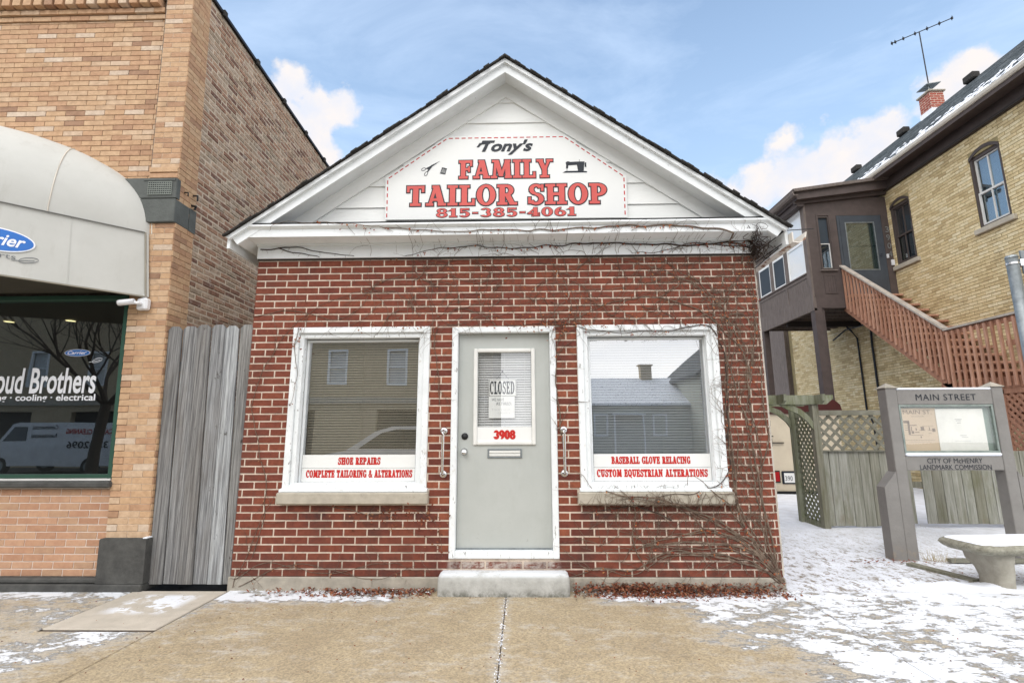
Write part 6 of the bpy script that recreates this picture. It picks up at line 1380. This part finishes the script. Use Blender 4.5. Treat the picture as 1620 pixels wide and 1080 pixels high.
# tangle under the right-hand eave
tg = MB()
for k in range(34):
    p = Vector((2.42+vr.uniform(0, .08), -.05, 2.9+vr.uniform(0, .26))); tgt = Vector((vr.uniform(2.5, 2.7), vr.uniform(-.24, .15), vr.uniform(2.98, 3.09))); pts = []
    if k % 3 == 0: p = Vector((2.35+vr.uniform(0, .1), -.262, vr.uniform(3.15, 3.24)))
    for q in range(16):
        t = q/15; c = p.lerp(tgt, t)+Vector((noise.noise(Vector((t*5, k*3.7, 0))), noise.noise(Vector((t*5, k*3.7, 5))), noise.noise(Vector((t*5, k*3.7, 9)))))*.13*math.sin(t*2.6+.2); c.y = min(c.y, -.04) if c.x < 2.5 else c.y; pts.append(c)
    tg.tube(pts, vr.uniform(.0018, .0042), 3, cap=False)
tg.obj('stem', 'vine_dark', iv, 'stuff')
twig.obj('twigs', 'vine_bark', iv, 'stuff'); lv.obj('leaves', 'leaf_red', iv, 'stuff')
twig = MB(); lv = MB()
i2 = thing('creeper', 'sparse thin creeper with dried leaves on the left side of the shop front', 'climbing plant', (-2.4, -.03, -.12))
for k, pth in LEFT.items():
    pts = snap(wig(pth, 0)); r0 = .0028
    MB().tube(pts, [r0*1.25*(1-.6*i/len(pts)) for i in range(len(pts))], 4).obj('stem', 'vine_bark', i2)
    for i in range(0, len(pts), 5):
        x, y, z = pts[i]
        if vr.random() < .6: walk((x, z), vr.uniform(0, 6.28), vr.uniform(.1, .5), .002, 1)
        if vr.random() < .3: hang(x, z, vr.randint(1, 4))
for nm in 'DE':
    pts = snap(wig(FRZ[nm], 0)); MB().tube(pts, [.006*(1-.6*i/len(pts)) for i in range(len(pts))], 4).obj('stem', 'vine_dark', i2)
    for i in range(0, len(pts), 2):
        if vr.random() < .7: walk((pts[i][0], pts[i][2]), vr.uniform(-2.5, -.5), vr.uniform(.02, .1), .0016)
for cx, cz, sx_, sz_, n in ((-1.0, .56, .3, .05, 70), (-.85, .5, .25, .06, 60), (-1.15, 2.34, .35, .02, 40), (-2.03, 2.2, .03, .12, 12), (-1.9, 2.45, .12, .05, 14), (-.62, .35, .06, .1, 24), (-1.3, 2.6, .1, .1, 8), (.45, 2.32, .2, .03, 60), (.6, 2.32, .08, .1, 30), (-.9, 3.0, .4, .03, 12)):
    for k in range(n): hang(min(vr.gauss(cx, sx_), -.50) if cx < 0 and cz < 2.2 else vr.gauss(cx, sx_), vr.gauss(cz, sz_), 1, (.006, .016))
twig.obj('twigs', 'vine_bark', i2, 'stuff'); lv.obj('leaves', 'leaf_litter', i2, 'stuff')
# drift of leaves along the wall foot
dl = MB()
for k in range(3400):
    if k % 4 == 0: x = random.gauss(-1.15, .42); w_ = .35
    else: x = random.choice((random.gauss(1.75, .35), random.gauss(1.15, .2), random.uniform(.62, 2.5))); w_ = 1
    if not (-2.45 < x < 2.7) or -.62 < x < .62: continue
    d = abs(random.gauss(0, .075)); hgt = max(0, .075*w_*math.exp(-(d/.07)**2))*random.random()
    leaf(dl, x, -.022-d, -.115+hgt, random.uniform(.010, .024), 1)
tag(dl.obj('fallen_leaves', 'leaf_litter', None, 'stuff'), 'drift of russet leaves and snow flecks along the foot of the shop wall', 'leaves')
fs_ = MB()
for k in range(420):
    x = random.uniform(-2.4, 2.6)
    if -.62 < x < .62: continue
    leaf(fs_, x, -.03-abs(random.gauss(0, .08)), -.112+random.random()*.02, random.uniform(.004, .011), .4)
for k in range(330):          # snow caught in the open pavement joint
    y = -.2-random.random()*2.2; leaf(fs_, .03+random.gauss(0, .014), y, -.118, random.uniform(.004, .010), .3)
tag(fs_.obj('snow_crumbs', 'snow', None, 'stuff'), 'crumbs of snow among the leaves at the foot of the shop wall', 'snow')
